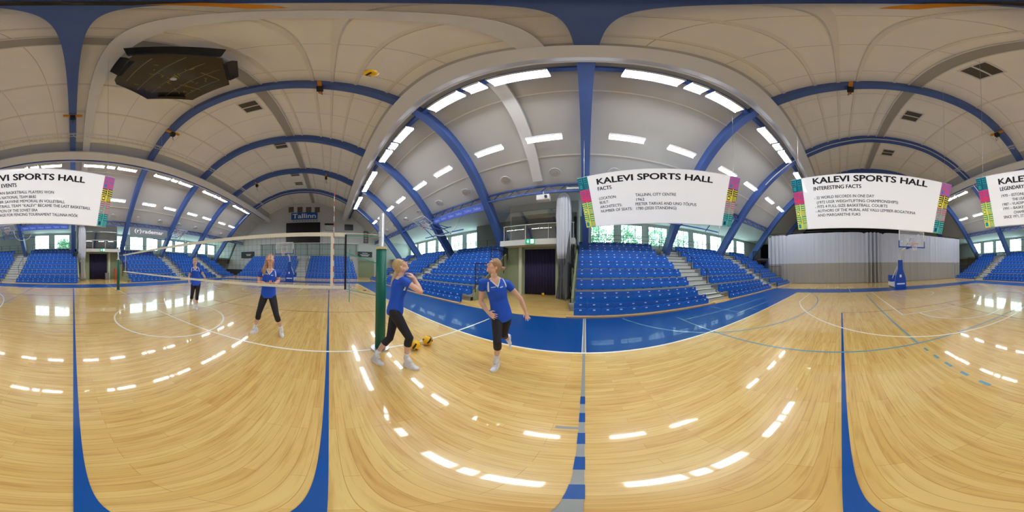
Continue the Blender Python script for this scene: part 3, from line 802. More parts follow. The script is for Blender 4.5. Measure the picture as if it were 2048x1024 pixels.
# ------------------------------------------------------------------ long partition curtain
def cloth(rows, m, name, parent, th=.012):
    mb = MB(); mb.loft(rows, closed=False); o = mb.build(name, m, parent, smooth=True)
    md = o.modifiers.new('t','SOLIDIFY'); md.thickness = th; md.use_rim = False; return o
M_CUP = mat('curtain_pale_vinyl',(184,188,200),.75,trans=.0); M_CLO = mat('curtain_grey_vinyl',(150,147,140),.75)
t = thing('partition_curtain', 'long two-tone grey curtain closing the hall behind the basketball goal', 'curtain')
def cx(y, z):
    a = .03*math.sin(y*1.3)+.018*math.sin(y*3.3+1)+.012*math.sin(y*7.1)
    g = math.exp(-((y-.9)/.75)**2); a += g*.26*math.sin(y*15)
    g2 = math.exp(-((y-12.4)/1.2)**2)+math.exp(-((y+11)/.8)**2); a += g2*.10*math.sin(y*13)
    return 20.85+a+.010*math.sin(y*14+.3)+.007*math.sin(y*23+1)+.006*math.sin(y*31)*math.sin(y*.9)
ys = [-11.35+24.3*i/420 for i in range(421)]
def sag(y): 
    f = abs(math.sin(y*1.45+.3)); return 5.40-.16*(1-f)**4*(.12+2.2*math.exp(-((y-11.8)/1.3)**2)+1.4*math.exp(-((y-.6)/1.6)**2))
cloth([[(cx(y,z*1.0),y,z if k<4 else sag(y)) for y in ys] for k,z in enumerate((2.15,3,3.9,4.7,5.4))], M_CUP, 'upper_panel', t)
cloth([[(cx(y,z)+(.0),y,z) for y in ys] for z in (.03,.7,1.4,2.15)], M_CLO, 'lower_panel', t)
MB().tube([(20.85,-12.9,5.6),(20.85,12.9,5.6)], .03, 6).build('hanging_rail', M_BLACK, t)
# gathered drapes at both ends of the cross track
def drape(s, lab):
    t = thing('gathered_drape', lab, 'curtain', ((1.80 if s>0 else 2.0),s*13.45,0), 0, 'gathered white drapes')
    def prof(z):
        if z > 5.5: return .10+.26*((6.0-z)/.5)**.6
        if z > 3: return .34+.02*math.sin(z*3)+.03*(5.5-z)/2.5
        if z > 1.4: return .34-.08*(3-z)/1.6
        return .25+.10*(1.4-z)
    def ring(z, k=1.0):
        q = prof(z)*k; return [(q*(1+.16*math.sin(a*2*PI/96*13+z*.3)+.08*math.sin(a*2*PI/96*29+z*.5))*math.cos(a*2*PI/96), .6*q*(1+.24*math.sin(a*2*PI/96*13+1+z*.2))*math.sin(a*2*PI/96), z) for a in range(96)]
    MB().loft([ring(z) for z in (2.2,2.6,3,3.5,4,4.5,5,5.3,5.6,5.8,6.0)]).build('pale_cloth', mat('drape_pale',(206,208,216),.6), t, smooth=True)
    MB().loft([ring(z,.97) for z in (.08,.4,.8,1.2,1.6,2,2.3)]).build('lower_cloth', mat('drape_dark',(84,84,88),.7) if s>0 else mat('drape_lower_grey',(170,168,164),.7), t, smooth=True)
    MB().tube([(0,0,6.0),(0,0,6.3)], .02, 6).build('hook', M_STEEL, t)
    if s > 0:
        fl = MB()
        for k in range(5):
            y0 = -.25-.45*k; fl.add([(.15+.05*k,y0,0.3),(.42,y0-.4,.5),(.40,y0-.2,3.6-.45*k),(.2,y0+.1,2.6-.3*k)],[(0,1,2,3)])
        o = fl.build('dark_flap', mat('drape_dark'), t); md = o.modifiers.new('t','SOLIDIFY'); md.thickness = .02
drape(1,'white and dark gathered drape hanging from the near truss beside the doorway')
drape(-1,'pale gathered drape hanging from the far truss beside the doorway')

# ------------------------------------------------------------------ banners and signs under the trusses
def plate(name, lab, cat, M, w_, h_, m, group=None):
    t = bpy.data.objects.new(name, None); COL.objects.link(t); t.matrix_world = M; tag(t, lab, cat, group)
    MB().cb((0,0,0),(w_,.03,h_)).build('panel', m, t); return t
def txt(t, s, size, m, x, z, **k):
    return text(s, size, m, t, Matrix.Translation((x,-.018,z)) @ Matrix.Rotation(PI/2,4,'X'), **k)
M_BGREY = mat('banner_grey',(118,122,128),.7); M_BBLUE = mat('banner_blue',(60,84,176),.7); M_PALE = mat('pale_blue_print',(150,176,226),.7)
for s,xc,lab in ((-1,-5.85,'far truss, to the right of the far doorway'),(1,5.85,'near truss, half hidden by a facts panel')):
    M = Matrix.Translation((xc,s*13.0,5.42)) @ Matrix.Rotation(0 if s>0 else PI,4,'Z')
    t = plate('fabric_banner', 'grey banner lettered rademar under the '+lab, 'banner', M, 5.0, .92, M_BGREY)
    txt(t,'(r)',.62,M_TEXTW,-2.0,-.10,bold=.02,width=.85); txt(t,'rademar',.62,M_TEXTW,-.98,-.12,bold=.03,width=2.8)
for s,xc,lab in ((1,-5.85,'near truss above the seats left of the doorway'),(-1,6.1,'far truss above the stand left of the doorway')):
    M = Matrix.Translation((xc,s*13.0,5.62)) @ Matrix.Rotation(0 if s>0 else PI,4,'Z')
    t = plate('fabric_banner', 'blue banner with pale lettering, '+lab, 'banner', M, 5.3, .46, M_BBLUE)
    for k in range(6): txt(t,'Tallinn',.26,M_PALE,-2.45+k*.82+(.08*(k//2)),-.08,width=.62)
# screen wall
def wallplate(px0, py0, px1, py1, name, lab, cat, m, th=.08, x=-26.98):
    a = on(px0,py0,'x',x); b = on(px1,py1,'x',x); yc=(a.y+b.y)/2; zc=(a.z+b.z)/2; w_=abs(b.y-a.y); h_=abs(a.z-b.z)
    M = Matrix.Translation((x+th/2,yc,zc)) @ Matrix.Rotation(PI/2,4,'Z')
    t = bpy.data.objects.new(name, None); COL.objects.link(t); t.matrix_world = M; tag(t, lab, cat)
    MB().cb((0,0,0),(w_,th,h_)).build('panel', m, t); return t, w_, h_
t,w_,h_ = wallplate(573,447,640,487,'video_screen','big black video screen high on the end wall','screen',M_SCREEN,.2)
MB().cb((0,-.11,-h_*.0),(w_+.1,.03,.04)).build('frame_strip', M_BLACK, t)
t,w_,h_ = wallplate(583,426.5,635,438.5,'wall_sign','blue city name sign on the end wall above the black screen','sign',mat('tallinn_blue',(36,96,176),.5),.12)
text('Tallinn',1.25,M_TEXTW,t,Matrix.Translation((0,-.07,-.42)) @ Matrix.Rotation(PI/2,4,'X'),bold=.03,width=w_*.88,align='CENTER')
for k in range(9): MB().cb((-w_/2+.5+k*w_/9.2,-.02,-h_/2-.28),(.34,.02,.12)).build('small_lettering', mat('tallinn_blue'), t)
for k,(a,b) in enumerate(((577.5,587.5),(595,605),(612,622.6),(629.6,639.6))):
    t,_,_ = wallplate(a,414.5,b,424.5,'wall_vent','square brown vent above the blue wall sign, %s from the left' % ORD[k],'vent',mat('vent_brown',(112,92,76),.8),.05)
t,w_,h_ = wallplate(650,448,667,461,'air_unit','white air unit with black top right of the big black screen','air unit',mat('unit_white',(200,206,202),.6),.4)
MB().cb((0,-.04,h_/2-.15),(w_+.1,.40,.32)).build('top_cover', M_BLACK, t)
t,w_,h_ = wallplate(689,449,706,461,'wall_display','small black display on the end wall right of the white unit','screen',M_SCREEN,.15)
t,w_,h_ = wallplate(715,503,744,515,'wall_sign','dark green sign with white lettering right of the end stand','sign',mat('sign_dark',(52,62,60),.6),.08,-25.5)
for z,ww in ((.2,1.0),(-.05,1.7),(-.25,1.3)): MB().cb((0,-.05,z),(min(ww,w_*.7),.02,.08)).build('lettering_line', M_TEXTW, t)
t,w_,h_ = wallplate(483,504,509,516,'wall_sign','dark sign with pale lettering left of the end stand','sign',mat('sign_dark'),.08,-26.9)
for z,ww in ((.1,1.2),(-.15,.9)): MB().cb((.2,-.05,z),(min(ww,w_*.6),.02,.09)).build('lettering_line', M_TEXTW, t)
t,w_,h_ = wallplate(727,462,736,487,'wall_ladder','short dark ladder rack fixed high on the end wall','ladder',mat('clear_back',(178,178,174),.8),.02)
lb = MB()
for sx in (-1,1): lb.cb((sx*w_*.4,-.1,0),(.09,.09,h_))
for k in range(5): lb.cb((0,-.1,-h_/2+.2+k*(h_-.4)/4),(w_*.8,.07,.07))
lb.build('rungs', M_BLACK, t)
# pale band with mullions behind the end stand
t = thing('balcony_glazing', 'pale glazed balcony strip with dark mullions above the end stand', 'glazing')
MB().box((-26.98,-9,3.6),(-26.9,9.8,5.75)).build('pale_panel', mat('pale_green_panel',(158,172,164),.5), t)
mu = MB()
for k in range(9): mu.box((-26.88,-8.6+2.25*k,3.6),(-26.82,-8.55+2.25*k,5.75))
build_each(mu,'mullion', M_BLACK, t); MB().box((-26.9,-9.1,5.75),(-26.6,9.9,5.9)).build('ledge', M_WHITE, t)
# dark slanted strut and low black bench in the far corner
a = on(487,449,'x',-25.8); b = on(455,527,'x',-25.8)
t = thing('slanted_pole', 'long black slanted pole in the corner left of the big screen', 'pole'); MB().bar(a,b,.32,.22).build('shaft', M_BLACK, t); MB().tube([a+Vector((.2,0,0)),b+Vector((.2,.1,0))], .03, 6).build('cable', M_STEEL, t)
o = MB().box((-25.6,-15.6,.0),(-23.4,-11.6,1.0)).build('storage_bench', mat('dark_bench',(40,42,44),.7), bevel=.05); tag(o,'low dark storage box in the corner left of the end stand','box')
# doorway right of end stand
o = MB().box((-26.95,9.9,0),(-26.85,12.9,2.9)).build('end_wall_panel', M_GWALL); tag(o,'pale green door leaf right of the end stand','door')
# projector under near track and its little fittings
t = thing('projector', 'white projector box hung under the near truss above the doorway', 'projector', (.75,13.0,5.55))
MB().cb((0,0,0),(.72,.4,.32)).build('body', M_WHITE, t, bevel=.03); MB().tube([(.18,-.2,0),(.18,-.26,0)], .08, 12).build('lens', M_BLACK, t); MB().bar((0,0,.16),(0,0,.4),.05).build('bracket', M_WHITE, t)
t = thing('strip_lamp', 'small unlit white strip lamp on the near truss beside the drape', 'lamp', (2.35,13.0,6.05)); MB().cb((0,0,0),(.7,.1,.1)).build('body', M_WHITE, t)

# ------------------------------------------------------------------ floor goals
def floor_goal(x, y, face, lab):
    """face=-1: basket looks toward -x"""
    t = thing('basketball_goal', lab, 'basketball goal', (x,y,0), 0 if face < 0 else PI)
    # local frame: basket toward -x. origin under the rim
    Mx = Matrix(((0,0,1,0),(1,0,0,0),(0,1,0,0),(0,0,0,1)))   # (a,b,c)->(c,a,b): polygon in y,z extruded in x
    pr = [(-.46,0),(.46,0),(.46,.45),(.42,.8),(.30,1.15),(.20,1.45),(.17,2.15),(-.17,2.15),(-.20,1.45),(-.30,1.15),(-.42,.8),(-.46,.45)]
    pd = MB().prism([(a,b) for a,b in pr], 2.55, 2.75, Mx).build('front_pad', M_PADB, t, bevel=.03)
    fr = MB().prism([(a*.9,b) for a,b in pr], 2.75, 2.86, Mx); fr.build('frame', M_WHITE, t)
    bx = MB().box((2.8,-.42,.08),(4.7,.42,.42)); bx.build('ballast_box', M_WHITE, t, bevel=.03)
    MB().box((3.9,-.42,.42),(4.7,.42,.95)).build('rear_pad', M_PADB, t, bevel=.04)
    wh = MB()
    for sx in (3.0,4.5):
        for sy in (-.3,.3): wh.tube([(sx,sy-.03,.06),(sx,sy+.03,.06)], .06, 10)
    build_each(wh,'wheel', M_BLACK, t)
    br = MB()
    for sy in (-.3,.3): br.bar((4.2,sy,.45),(2.85,sy*.5,1.7),.05)
    build_each(br,'brace', M_WHITE, t)
    am = [(2.78,0,2.1),(2.74,0,2.4),(2.5,0,2.68),(2.1,0,2.84),(1.5,0,2.93),(.45,0,3.0)]
    MB().tube(spline(am,4), .085, 8).build('curved_arm', M_WHITE, t, smooth=True)
    MB().bar((1.3,0,2.90),(.42,0,2.96),.14,.12).build('arm_sleeve', M_PADB, t)
    MB().tube(spline([(2.86,0,1.9),(2.86,0,2.35),(2.6,0,2.78),(2.2,0,2.93),(1.6,0,3.05),(.45,0,3.5)],3), .03, 6).build('upper_strut', M_STEEL, t)
    g = MB()
    for a in ((-.9,2.9,.9,2.94),(-.9,3.91,.9,3.95),(-.9,2.9,-.86,3.95),(.86,2.9,.9,3.95),(-.3,3.1,.3,3.13),(-.3,3.52,.3,3.55),(-.3,3.1,-.27,3.55),(.27,3.1,.3,3.55)): g.box((.372,a[0],a[1]),(.384,a[2],a[3]))
    g.build('backboard_marking', M_TEXTW, t)
    MB().box((.385,-.9,2.9),(.40,.9,3.95)).build('backboard_glass', mat('backboard_acrylic',(225,235,240),.05,alpha=.22), t)
    fm = MB()
    for a in ((-.92,2.88,-.9,3.97),(.9,2.88,.92,3.97),(-.92,3.95,.92,3.97)): fm.box((.37,a[0],a[1]),(.42,a[2],a[3]))
    fm.build('backboard_frame', M_WHITE, t)
    pdm = MB().box((.36,-.94,2.84),(.43,.94,2.91)).box((.36,-.95,2.84),(.43,-.89,3.28)).box((.36,.89,2.84),(.43,.95,3.28)); pdm.build('edge_padding', M_PADB, t)
    MB().tube([(.225*math.cos(a*PI/12),.225*math.sin(a*PI/12),3.05) for a in range(24)], .012, 6, closed=True).box((.2,-.06,3.0),(.385,.06,3.06)).build('rim', M_RIM, t)
    nt = MB()
    for a in range(12):
        for d in (1,-1):
            pts = []
            for k in range(5):
                q = .225-.10*min(1,k/3); aa = a*PI/6+d*k*.26; pts.append((q*math.cos(aa),q*math.sin(aa),3.04-.1*k))
            nt.tube(pts, .005, 4, cap=False)
    nt.build('net', M_TEXTW, t)
    MB().cb((2.545,0,.36),(.01,.66,.10)).build('white_lettering', M_TEXTW, t)
    lg = MB().cb((2.545,.02,.95),(.01,.16,.2)); lg.build('emblem', mat('emblem_white',(230,234,240),.5), t)
    if face > 0: pass
    return t
floor_goal(12.425,-.1,-1,'blue padded portable basketball goal in front of the long grey curtain')
floor_goal(-12.425,.0,1,'blue padded portable basketball goal at the end below the black screen')
# goals folded up against the trusses
def folded(loc, rz, lab):
    t = thing('folding_backboard', lab, 'basketball goal', loc, rz, 'folded side backboards')
    A = Matrix.Rotation(math.radians(62),4,'X')
    g = MB()
    for a in ((-.9,-.52,.9,-.46),(-.9,.46,.9,.52),(-.9,-.52,-.84,.52),(.84,-.52,.9,.52),(-.3,-.35,.3,-.31),(-.3,.05,.3,.09),(-.3,-.35,-.26,.09),(.26,-.35,.3,.09)): g.box((a[0],-.01,a[1]),(a[2],.01,a[3]),A)
    g.build('backboard_frame', M_WHITE, t); MB().box((-.88,.012,-.5),(.88,.022,.5),A).build('backboard_glass', mat('backboard_acrylic'), t)
    MB().tube([A @ Vector((.225*math.cos(a*PI/12),-.3-.225*math.sin(a*PI/12),-.32)) for a in range(24)], .014, 6, closed=True).build('rim', M_RIM, t)
    nt = MB()
    for a in range(10):
        aa = a*PI/5; nt.tube([A @ Vector((.22*math.cos(aa),-.3-.22*math.sin(aa),-.32)), A @ Vector((.13*math.cos(aa+.4),-.3-.13*math.sin(aa+.4),-.66))], .006, 4)
    nt.build('net', M_TEXTW, t)
    b = MB()
    for sx in (-1,1):
        b.bar((sx*.7,.1,.1),(sx*1.2,2.1,-.9),.05); b.bar((sx*.6,.2,-.2),(sx*.9,2.1,-.3),.05); b.bar((sx*.7,.1,.1),(-sx*.4,1.5,-.5),.04)
    b.bar((-2.6,2.1,-.75),(2.6,2.1,-.75),.08); b.bar((-1.2,2.1,-.3),(1.2,2.1,-.3),.06)
    build_each(b,'support_arm', M_TRUSS, t)
    MB().tube(spline([(.8,.0,-.3),(.9,.3,-1.0),(1.4,.9,-1.25),(2.1,1.4,-.9),(2.5,2.0,.3)],4), .025, 6).build('hanging_hose', M_WHITE, t)
folded((-8.2,11.6,5.35),0,'white framed backboard folded up under the near truss left of the doorway')
folded((10.2,11.6,5.35),0,'white framed backboard folded up under the near truss behind a facts panel')
folded((-9.3,-11.6,5.6),PI,'white framed backboard folded up under the far truss right of the grey banner')
folded((9.9,-11.6,5.5),PI,'white framed backboard folded up under the far truss left of the doorway')

# ------------------------------------------------------------------ volleyball net
def net_post(y, lab, s):
    t = thing('net_post', lab, 'net post', (0,y,0), 0, 'padded net posts')
    MB().tube([(0,0,0),(0,0,.04)], .18, 20).build('floor_plate', M_STEEL, t)
    MB().tube([(0,0,0),(0,0,2.66)], .052, 16).build('pole', mat('aluminium_white',(214,218,222),.3,metal=.3), t, smooth=True)
    MB().tube([(0,0,.03),(0,0,1.97)], .10, 20).build('green_pad', M_GREEN, t, smooth=True)
    MB().tube([(0,0,1.965),(0,0,2.01)], .112, 20).build('pad_collar', mat('collar_cream',(222,206,160),.7), t)
    MB().cb((.03,-.05*s,2.24),(.05,.05,.10)).build('pulley', M_STEEL, t)
    return t
net_post(5.47,'near net post with a thick green pad and white pole',1)
net_post(-6.1,'far net post with a green pad and white pole',-1)
t = thing('volleyball_net', 'white edged volleyball net stretched across the court', 'net')
NA, NBq = 4.78, -4.95
MB().cb((0,(NA+NBq)/2,2.205),(.012,NA-NBq,.07)).build('top_tape', M_CREAM, t)
MB().cb((0,(NA+NBq)/2,1.265),(.012,NA-NBq,.05)).build('bottom_tape', M_CREAM, t)
ms = MB(); y = NBq
while y < NA: ms.cb((0,y,1.73),(.0024,.0024,.9)); y += .1
for k in range(1,10): ms.cb((0,(NA+NBq)/2,1.27+.1*k-.03),(.0024,NA-NBq,.0024))
ms.build('mesh', M_NETB, t)
for y in (4.53,-4.5): MB().cb((.006,y,1.73),(.006,.05,.9)).build('side_band', M_CREAM, t)
for y in (NA,NBq): MB().cb((0,y,1.72),(.014,.035,.98)).build('black_edge', M_NETB, t)
build_each(MB().tube([(0,5.44,2.235),(0,NA,2.235)], .006, 6).tube([(0,-6.05,2.235),(0,NBq,2.235)], .006, 6),'top_cable', M_CREAM, t)
rp_ = MB(); rp_.tube([(0,NA,2.19),(0,5.4,2.21)], .007, 6).tube([(0,NA,1.24),(0.0,5.42,1.10)], .006, 6).tube([(0,4.86,1.86),(0,5.40,1.70)], .009, 6).tube([(0,4.86,1.95),(0,4.86,1.0)], .006, 6).tube([(0,NA,1.9),(0,4.86,1.86)], .006, 6).tube([(0,NBq,2.19),(0,-6.0,2.2)], .006, 6).tube([(0,NBq,1.26),(0,-6.0,1.2)], .006, 6)
build_each(rp_,'green_rope', M_TEAL, t)
for y,lab in ((4.56,'near'),(-4.52,'far')):
    a = thing('net_antenna', 'thin red and white antenna rising from the %s edge of the net' % lab, 'antenna', (.012,y,1.24), 0, 'net antennas')
    wv = MB(); rv = MB()
    for k in range(18): (rv if k%2 else wv).tube([(0,0,.1*k),(0,0,.1*k+.1)], .006, 8)
    build_each(wv,'white_band', M_TEXTW, a); build_each(rv,'red_band', mat('antenna_red',(200,50,50),.5), a)
# ------------------------------------------------------------------ balls
def vball(loc, lab, rot=(0,0,0), grp='yellow volleyballs'):
    r = .105; bm = bmesh.new(); bmesh.ops.create_cube(bm, size=2)
    bmesh.ops.subdivide_edges(bm, edges=bm.edges[:], cuts=15, use_grid_fill=True)
    idx = {}
    for f in bm.faces:
        c = f.calc_center_median(); a = [abs(c.x),abs(c.y),abs(c.z)]; k = a.index(max(a)); v = (c.y,c.z,c.x)[k] if True else 0
        idx[f.index] = 1 if .25 < abs(v) and v*(1 if c[k] > 0 else -1) > .3 and v*(1 if c[k]>0 else -1) < .78 else 0
        f.material_index = idx[f.index]; f.smooth = True
    for v in bm.verts: v.co = v.co.normalized()*r
    me = bpy.data.meshes.new('volleyball'); bm.to_mesh(me); bm.free(); me.materials.append(M_YEL); me.materials.append(M_BALLD)
    o = bpy.data.objects.new('volleyball', me); COL.objects.link(o); o.location = loc; o.rotation_euler = rot
    return tag(o, lab, 'ball', grp)
vball((.30,6.08,.105),'yellow and dark volleyball on the floor, the one nearer the green post',(.4,.3,2))
vball((.22,6.42,.105),'yellow and dark volleyball on the floor, the one further from the green post',(1.0,.5,.7))
vball(EYE+ray(742,146)*5.0,'yellow and dark volleyball flying high above the net',(.8,.2,.3))
vball((.35,14.5,.105),'yellow volleyball lying in front of the near doorway curtain',(.2,1.1,.3))
p = on(729.5,581,'z',0); o = MB().tube([p+Vector((.11*math.cos(a*PI/10),.11*math.sin(a*PI/10),.02)) for a in range(20)], .02, 6, closed=True).build('tape_roll', M_BLACK); tag(o,'small black tape ring lying on the court beyond the net','tape roll')

# ------------------------------------------------------------------ people
def remeshed(mb, voxel, it, name, m, parent, base):
    me = mb.mesh('tmp'); o = bpy.data.objects.new('tmp', me); COL.objects.link(o)
    md = o.modifiers.new('r','REMESH'); md.mode = 'VOXEL'; md.voxel_size = voxel
    if it: s_ = o.modifiers.new('s','SMOOTH'); s_.factor = .5; s_.iterations = it
    dg = bpy.context.evaluated_depsgraph_get(); dg.update()
    m2 = bpy.data.meshes.new_from_object(o.evaluated_get(dg)); bpy.data.objects.remove(o)
    m2.name = name; m2.materials.clear(); m2.materials.append(m); m2.transform(Matrix.Translation(-base))
    for p in m2.polygons: p.use_smooth = True
    ob = bpy.data.objects.new(name, m2); COL.objects.link(ob); ob.parent = parent; return ob
def plain(mb, name, m, parent, base, smooth=True):
    mb.v = [v-base for v in mb.v]; return mb.build(name, m, parent, smooth=smooth)
def frame3(f, u):
    f = f.normalized(); u = (u-f*u.dot(f)).normalized(); r = f.cross(u); return r, f, u
def R3(r, f, u): return Matrix((r,f,u)).transposed()
def hand(mb, wrist, h, n, curl=.5, spread=.10, thumb=1, sc_=1.0):
    """h along the hand, n out of the palm, thumb=+1/-1 picks the side"""
    h = h.normalized(); n = (n-h*n.dot(h)).normalized(); s = h.cross(n)*thumb
    mb.ball(wrist+h*.045*sc_, (.036*sc_,.048*sc_,.015*sc_), R3(s,h,n), 12, 8)
    mb.ball(wrist+h*.07*sc_, (.039*sc_,.022*sc_,.014*sc_), R3(s,h,n), 12, 8)
    mb.cap(wrist-h*.01, wrist+h*.03*sc_, .024, .024, 10)
    Ls = (.068,.078,.073,.058)
    for k in range(4):
        o = (1.5-k)*.0195*sc_; base = wrist+h*.078*sc_+s*o
        d = (h+s*(1.5-k)*spread).normalized(); c = curl*(.85+.12*k); p = base; ang = 0
        for j,(fr,rr) in enumerate(((.42,.0088),(.33,.0080),(.25,.0072))):
            ang += c*(.75 if j==0 else 1)
            q = p+(d*math.cos(ang)+n*math.sin(ang))*Ls[k]*fr*sc_; mb.cap(p, q, rr*sc_, rr*sc_*.94, 8); p = q
    b = wrist+h*.022*sc_+s*.026*sc_; d1 = (h*.62+s*.70+n*.35).normalized(); q = b+d1*.036*sc_; mb.cap(b,q,.0125*sc_,.0105*sc_,8)
    d2 = (h*.85+s*.30+n*.42).normalized(); mb.cap(q,q+d2*.032*sc_,.0098*sc_,.0085*sc_,8)
def person(label, J, o_):
    v = J['view']; up = Vector((0,0,1)); k = o_.get('scale',1.0); vox = o_.get('voxel',.007)
    base = (J['ankR']+J['ankL'])/2; base = Vector((base.x,base.y,0))
    root = thing('person', label, 'person', base)
    RH = (J['hipR']-J['hipL']).normalized(); RS = (J['shR']-J['shL']).normalized()
    pel = (J['hipR']+J['hipL'])/2+Vector((0,0,.02)); nb = J['neck']
    spine = (nb-pel).normalized()
    def fr(t):
        r = RH.lerp(RS, max(0,min(1,t))).normalized(); r = (r-spine*r.dot(spine)).normalized(); return r, spine.cross(r)
    def sp(t): return pel.lerp(nb, t)
    prof = [(-.12,.128,.096),(0,.142,.108),(.13,.142,.104),(.3,.134,.096),(.45,.130,.094),(.6,.136,.100),(.75,.144,.108),(.87,.146,.098),(.95,.115,.078),(1.02,.066,.056)]
    def torso(mb, grow=0.0, t0=-.12, t1=1.02, hem=0.0):
        rings = []
        for (t,w_,d_) in prof:
            if t < t0 or t > t1: continue
            r,f = fr(t); w2 = (w_+grow+(hem*max(0,.35-t)))*k; d2 = (d_+grow+(hem*max(0,.35-t)))*k
            rings.append([sp(t)+r*w2*math.cos(a*PI/12)+f*(d2*math.sin(a*PI/12)+(.018*k if t in (.6,.75) and math.sin(a*PI/12) > 0 else 0)) for a in range(24)])
        mb.loft(rings)
    H = J['head']; hr,hf,hu = frame3(J['look'], J.get('headup', up)); HR = R3(hr,hf,hu)
    def hp_(a,b,c): return H+(hr*a+hf*b+hu*c)*k
    b = MB(); torso(b)
    b.ball(hp_(0,-.012,.025),(.074*k,.094*k,.098*k),HR); b.ball(hp_(0,.030,-.045),(.056*k,.058*k,.066*k),HR); b.ball(hp_(0,.062,-.092),(.026*k,.022*k,.018*k),HR)
    for s in (-1,1):
        b.ball(hp_(s*.034,.052,-.022),(.030*k,.030*k,.032*k),HR); b.ball(hp_(s*.073,-.012,-.016),(.009*k,.016*k,.026*k),HR); b.ball(hp_(s*.045,.0,-.065),(.022*k,.04*k,.03*k),HR)
    b.ball(hp_(0,.072,.040),(.05*k,.018*k,.02*k),HR)
    b.cap(hp_(0,.086,.012),hp_(0,.108,-.022),.008*k,.0125*k,10); b.ball(hp_(0,.090,-.028),(.017*k,.012*k,.010*k),HR)
    b.ball(hp_(0,.083,-.055),(.026*k,.012*k,.016*k),HR)
    b.cap(nb-spine*.03, H-hu*.05*k-hf*.02*k, .052*k, .048*k)
    for s in 'RL':
        sh = J['sh'+s]; el = J['el'+s]; wr = J['wr'+s]
        b.cap(sp(.82).lerp(sh,.35), sh-spine*.008, .044*k, .042*k); b.cap(sh.lerp(el,.06), sh.lerp(el,.55), .044*k, .043*k); b.cap(sh.lerp(el,.5), el, .044*k, .036*k)
        b.cap(el, el.lerp(wr,.35), .038*k, .040*k); b.cap(el.lerp(wr,.35), wr, .040*k, .024*k)
        b.cap(el.lerp(wr,.7), wr, .030*k, .025*k)
        hand(b, wr, J['hd'+s]-wr, J['pn'+s], o_.get('curl'+s,.4), o_.get('spread',.1), J.get('th'+s,1), k*1.02)
        hi = J['hip'+s]; kn = J['kn'+s]; an = J['an'+'k'+s]
        b.tube([hi, hi.lerp(kn,.3), hi.lerp(kn,.7), kn], [.080*k,.076*k,.062*k,.053*k], 16); b.ball(hi,.080*k); b.ball(kn,.054*k)
        toe = J['toe'+s]; bk = -(toe-an); bk.z = 0; bk = bk.normalized() if bk.length > .01 else v
        b.tube([kn, kn.lerp(an,.22)+bk*.012*k, kn.lerp(an,.40)+bk*.014*k, kn.lerp(an,.7)+bk*.004*k, an], [.052*k,.056*k,.053*k,.040*k,.034*k], 16); b.ball(an,.036*k)
        b.cap(an, an.lerp(toe,.4), .030*k, .020*k)
    remeshed(b, vox, 3, 'body', M_SKIN, root, base)
    # clothes
    sm = MB(); torso(sm, .013, -.12, .96, .03)
    for s in 'RL':
        sh = J['sh'+s]; el = J['el'+s]
        sm.cap(sp(.83).lerp(sh,.3), sh.lerp(el,.03), .068*k, .060*k); sm.tube([sh-(el-sh)*.03, sh.lerp(el,.2), sh.lerp(el,.40)], [.059*k,.060*k,.058*k], 16)
    shirt = remeshed(sm, vox*1.05, 3, 'jersey', M_SHIRT, root, base)
    lg = MB(); r,f = fr(0)
    lg.ball(pel+spine*.01,(.150*k,.112*k,.11*k),R3(r,f,spine))
    for s in 'RL':
        hi = J['hip'+s]; kn = J['kn'+s]; an = J['ank'+s]
        lg.tube([hi, hi.lerp(kn,.3), hi.lerp(kn,.7), kn], [.089*k,.084*k,.069*k,.060*k], 18); lg.ball(hi,.089*k); lg.ball(kn,.062*k)
        bb = MB(); toe = J['toe'+s]; bk = -(toe-an); bk.z = 0; bk = bk.normalized() if bk.length > .01 else v
        lg.tube([kn, kn.lerp(an,.2)+bk*.012*k, kn.lerp(an,.36)+bk*.014*k], [.060*k,.063*k,.061*k], 18)
    remeshed(lg, vox, 3, 'leggings', M_LEG, root, base)
    # shoes and socks
    for s in 'RL':
        an = J['ank'+s]; kn = J['kn'+s]; toe = J['toe'+s]; heel = J.get('heel'+s)
        fd = (toe-an); fd2 = Vector((fd.x,fd.y,0)) if not o_.get('tip'+s) else fd
        fd2.normalize(); un = (an-toe); un = (un-fd2*un.dot(fd2)); un = un.normalized() if un.length > .01 else up
        if not o_.get('tip'+s): un = up
        r_ = fd2.cross(un).normalized(); Rf = R3(r_,fd2,un)
        tipp = toe; L_ = .275*k
        def fp(a,l,h): return tipp+(r_*a)-fd2*l+un*h
        q = MB(); q.ball(fp(0,.045,.030),(.042*k,.055*k,.028*k),Rf); q.ball(fp(0,.10,.038),(.045*k,.06*k,.034*k),Rf); q.ball(fp(0,.17,.05),(.040*k,.055*k,.046*k),Rf); q.ball(fp(0,.235,.045),(.036*k,.042*k,.045*k),Rf); q.cap(fp(0,.20,.05),fp(0,.205,.090),.044*k,.043*k); q.cap(an-un*.02,fp(0,.10,.045),.042*k,.036*k); q.cap(an-un*.015,fp(0,.20,.05),.042*k,.04*k)
        so = MB(); out = []
        for a in range(24):
            an_ = a*PI/12; w_ = .043+.006*math.cos(an_*1)*.6; out.append((w_*math.sin(an_)*k, .137*math.cos(an_)*k))
        Ms = Matrix.Translation(fp(0,.137,0)) @ Rf.to_4x4(); so.prism([(x,y) for x,y in out], 0, .028, Ms)
        sh_ = remeshed(q, .006, 2, 'shoe', M_SHOE, root, base); plain(so, 'sole', mat('sole_white',(238,236,230),.6), sh_, Vector((0,0,0))+base, False)
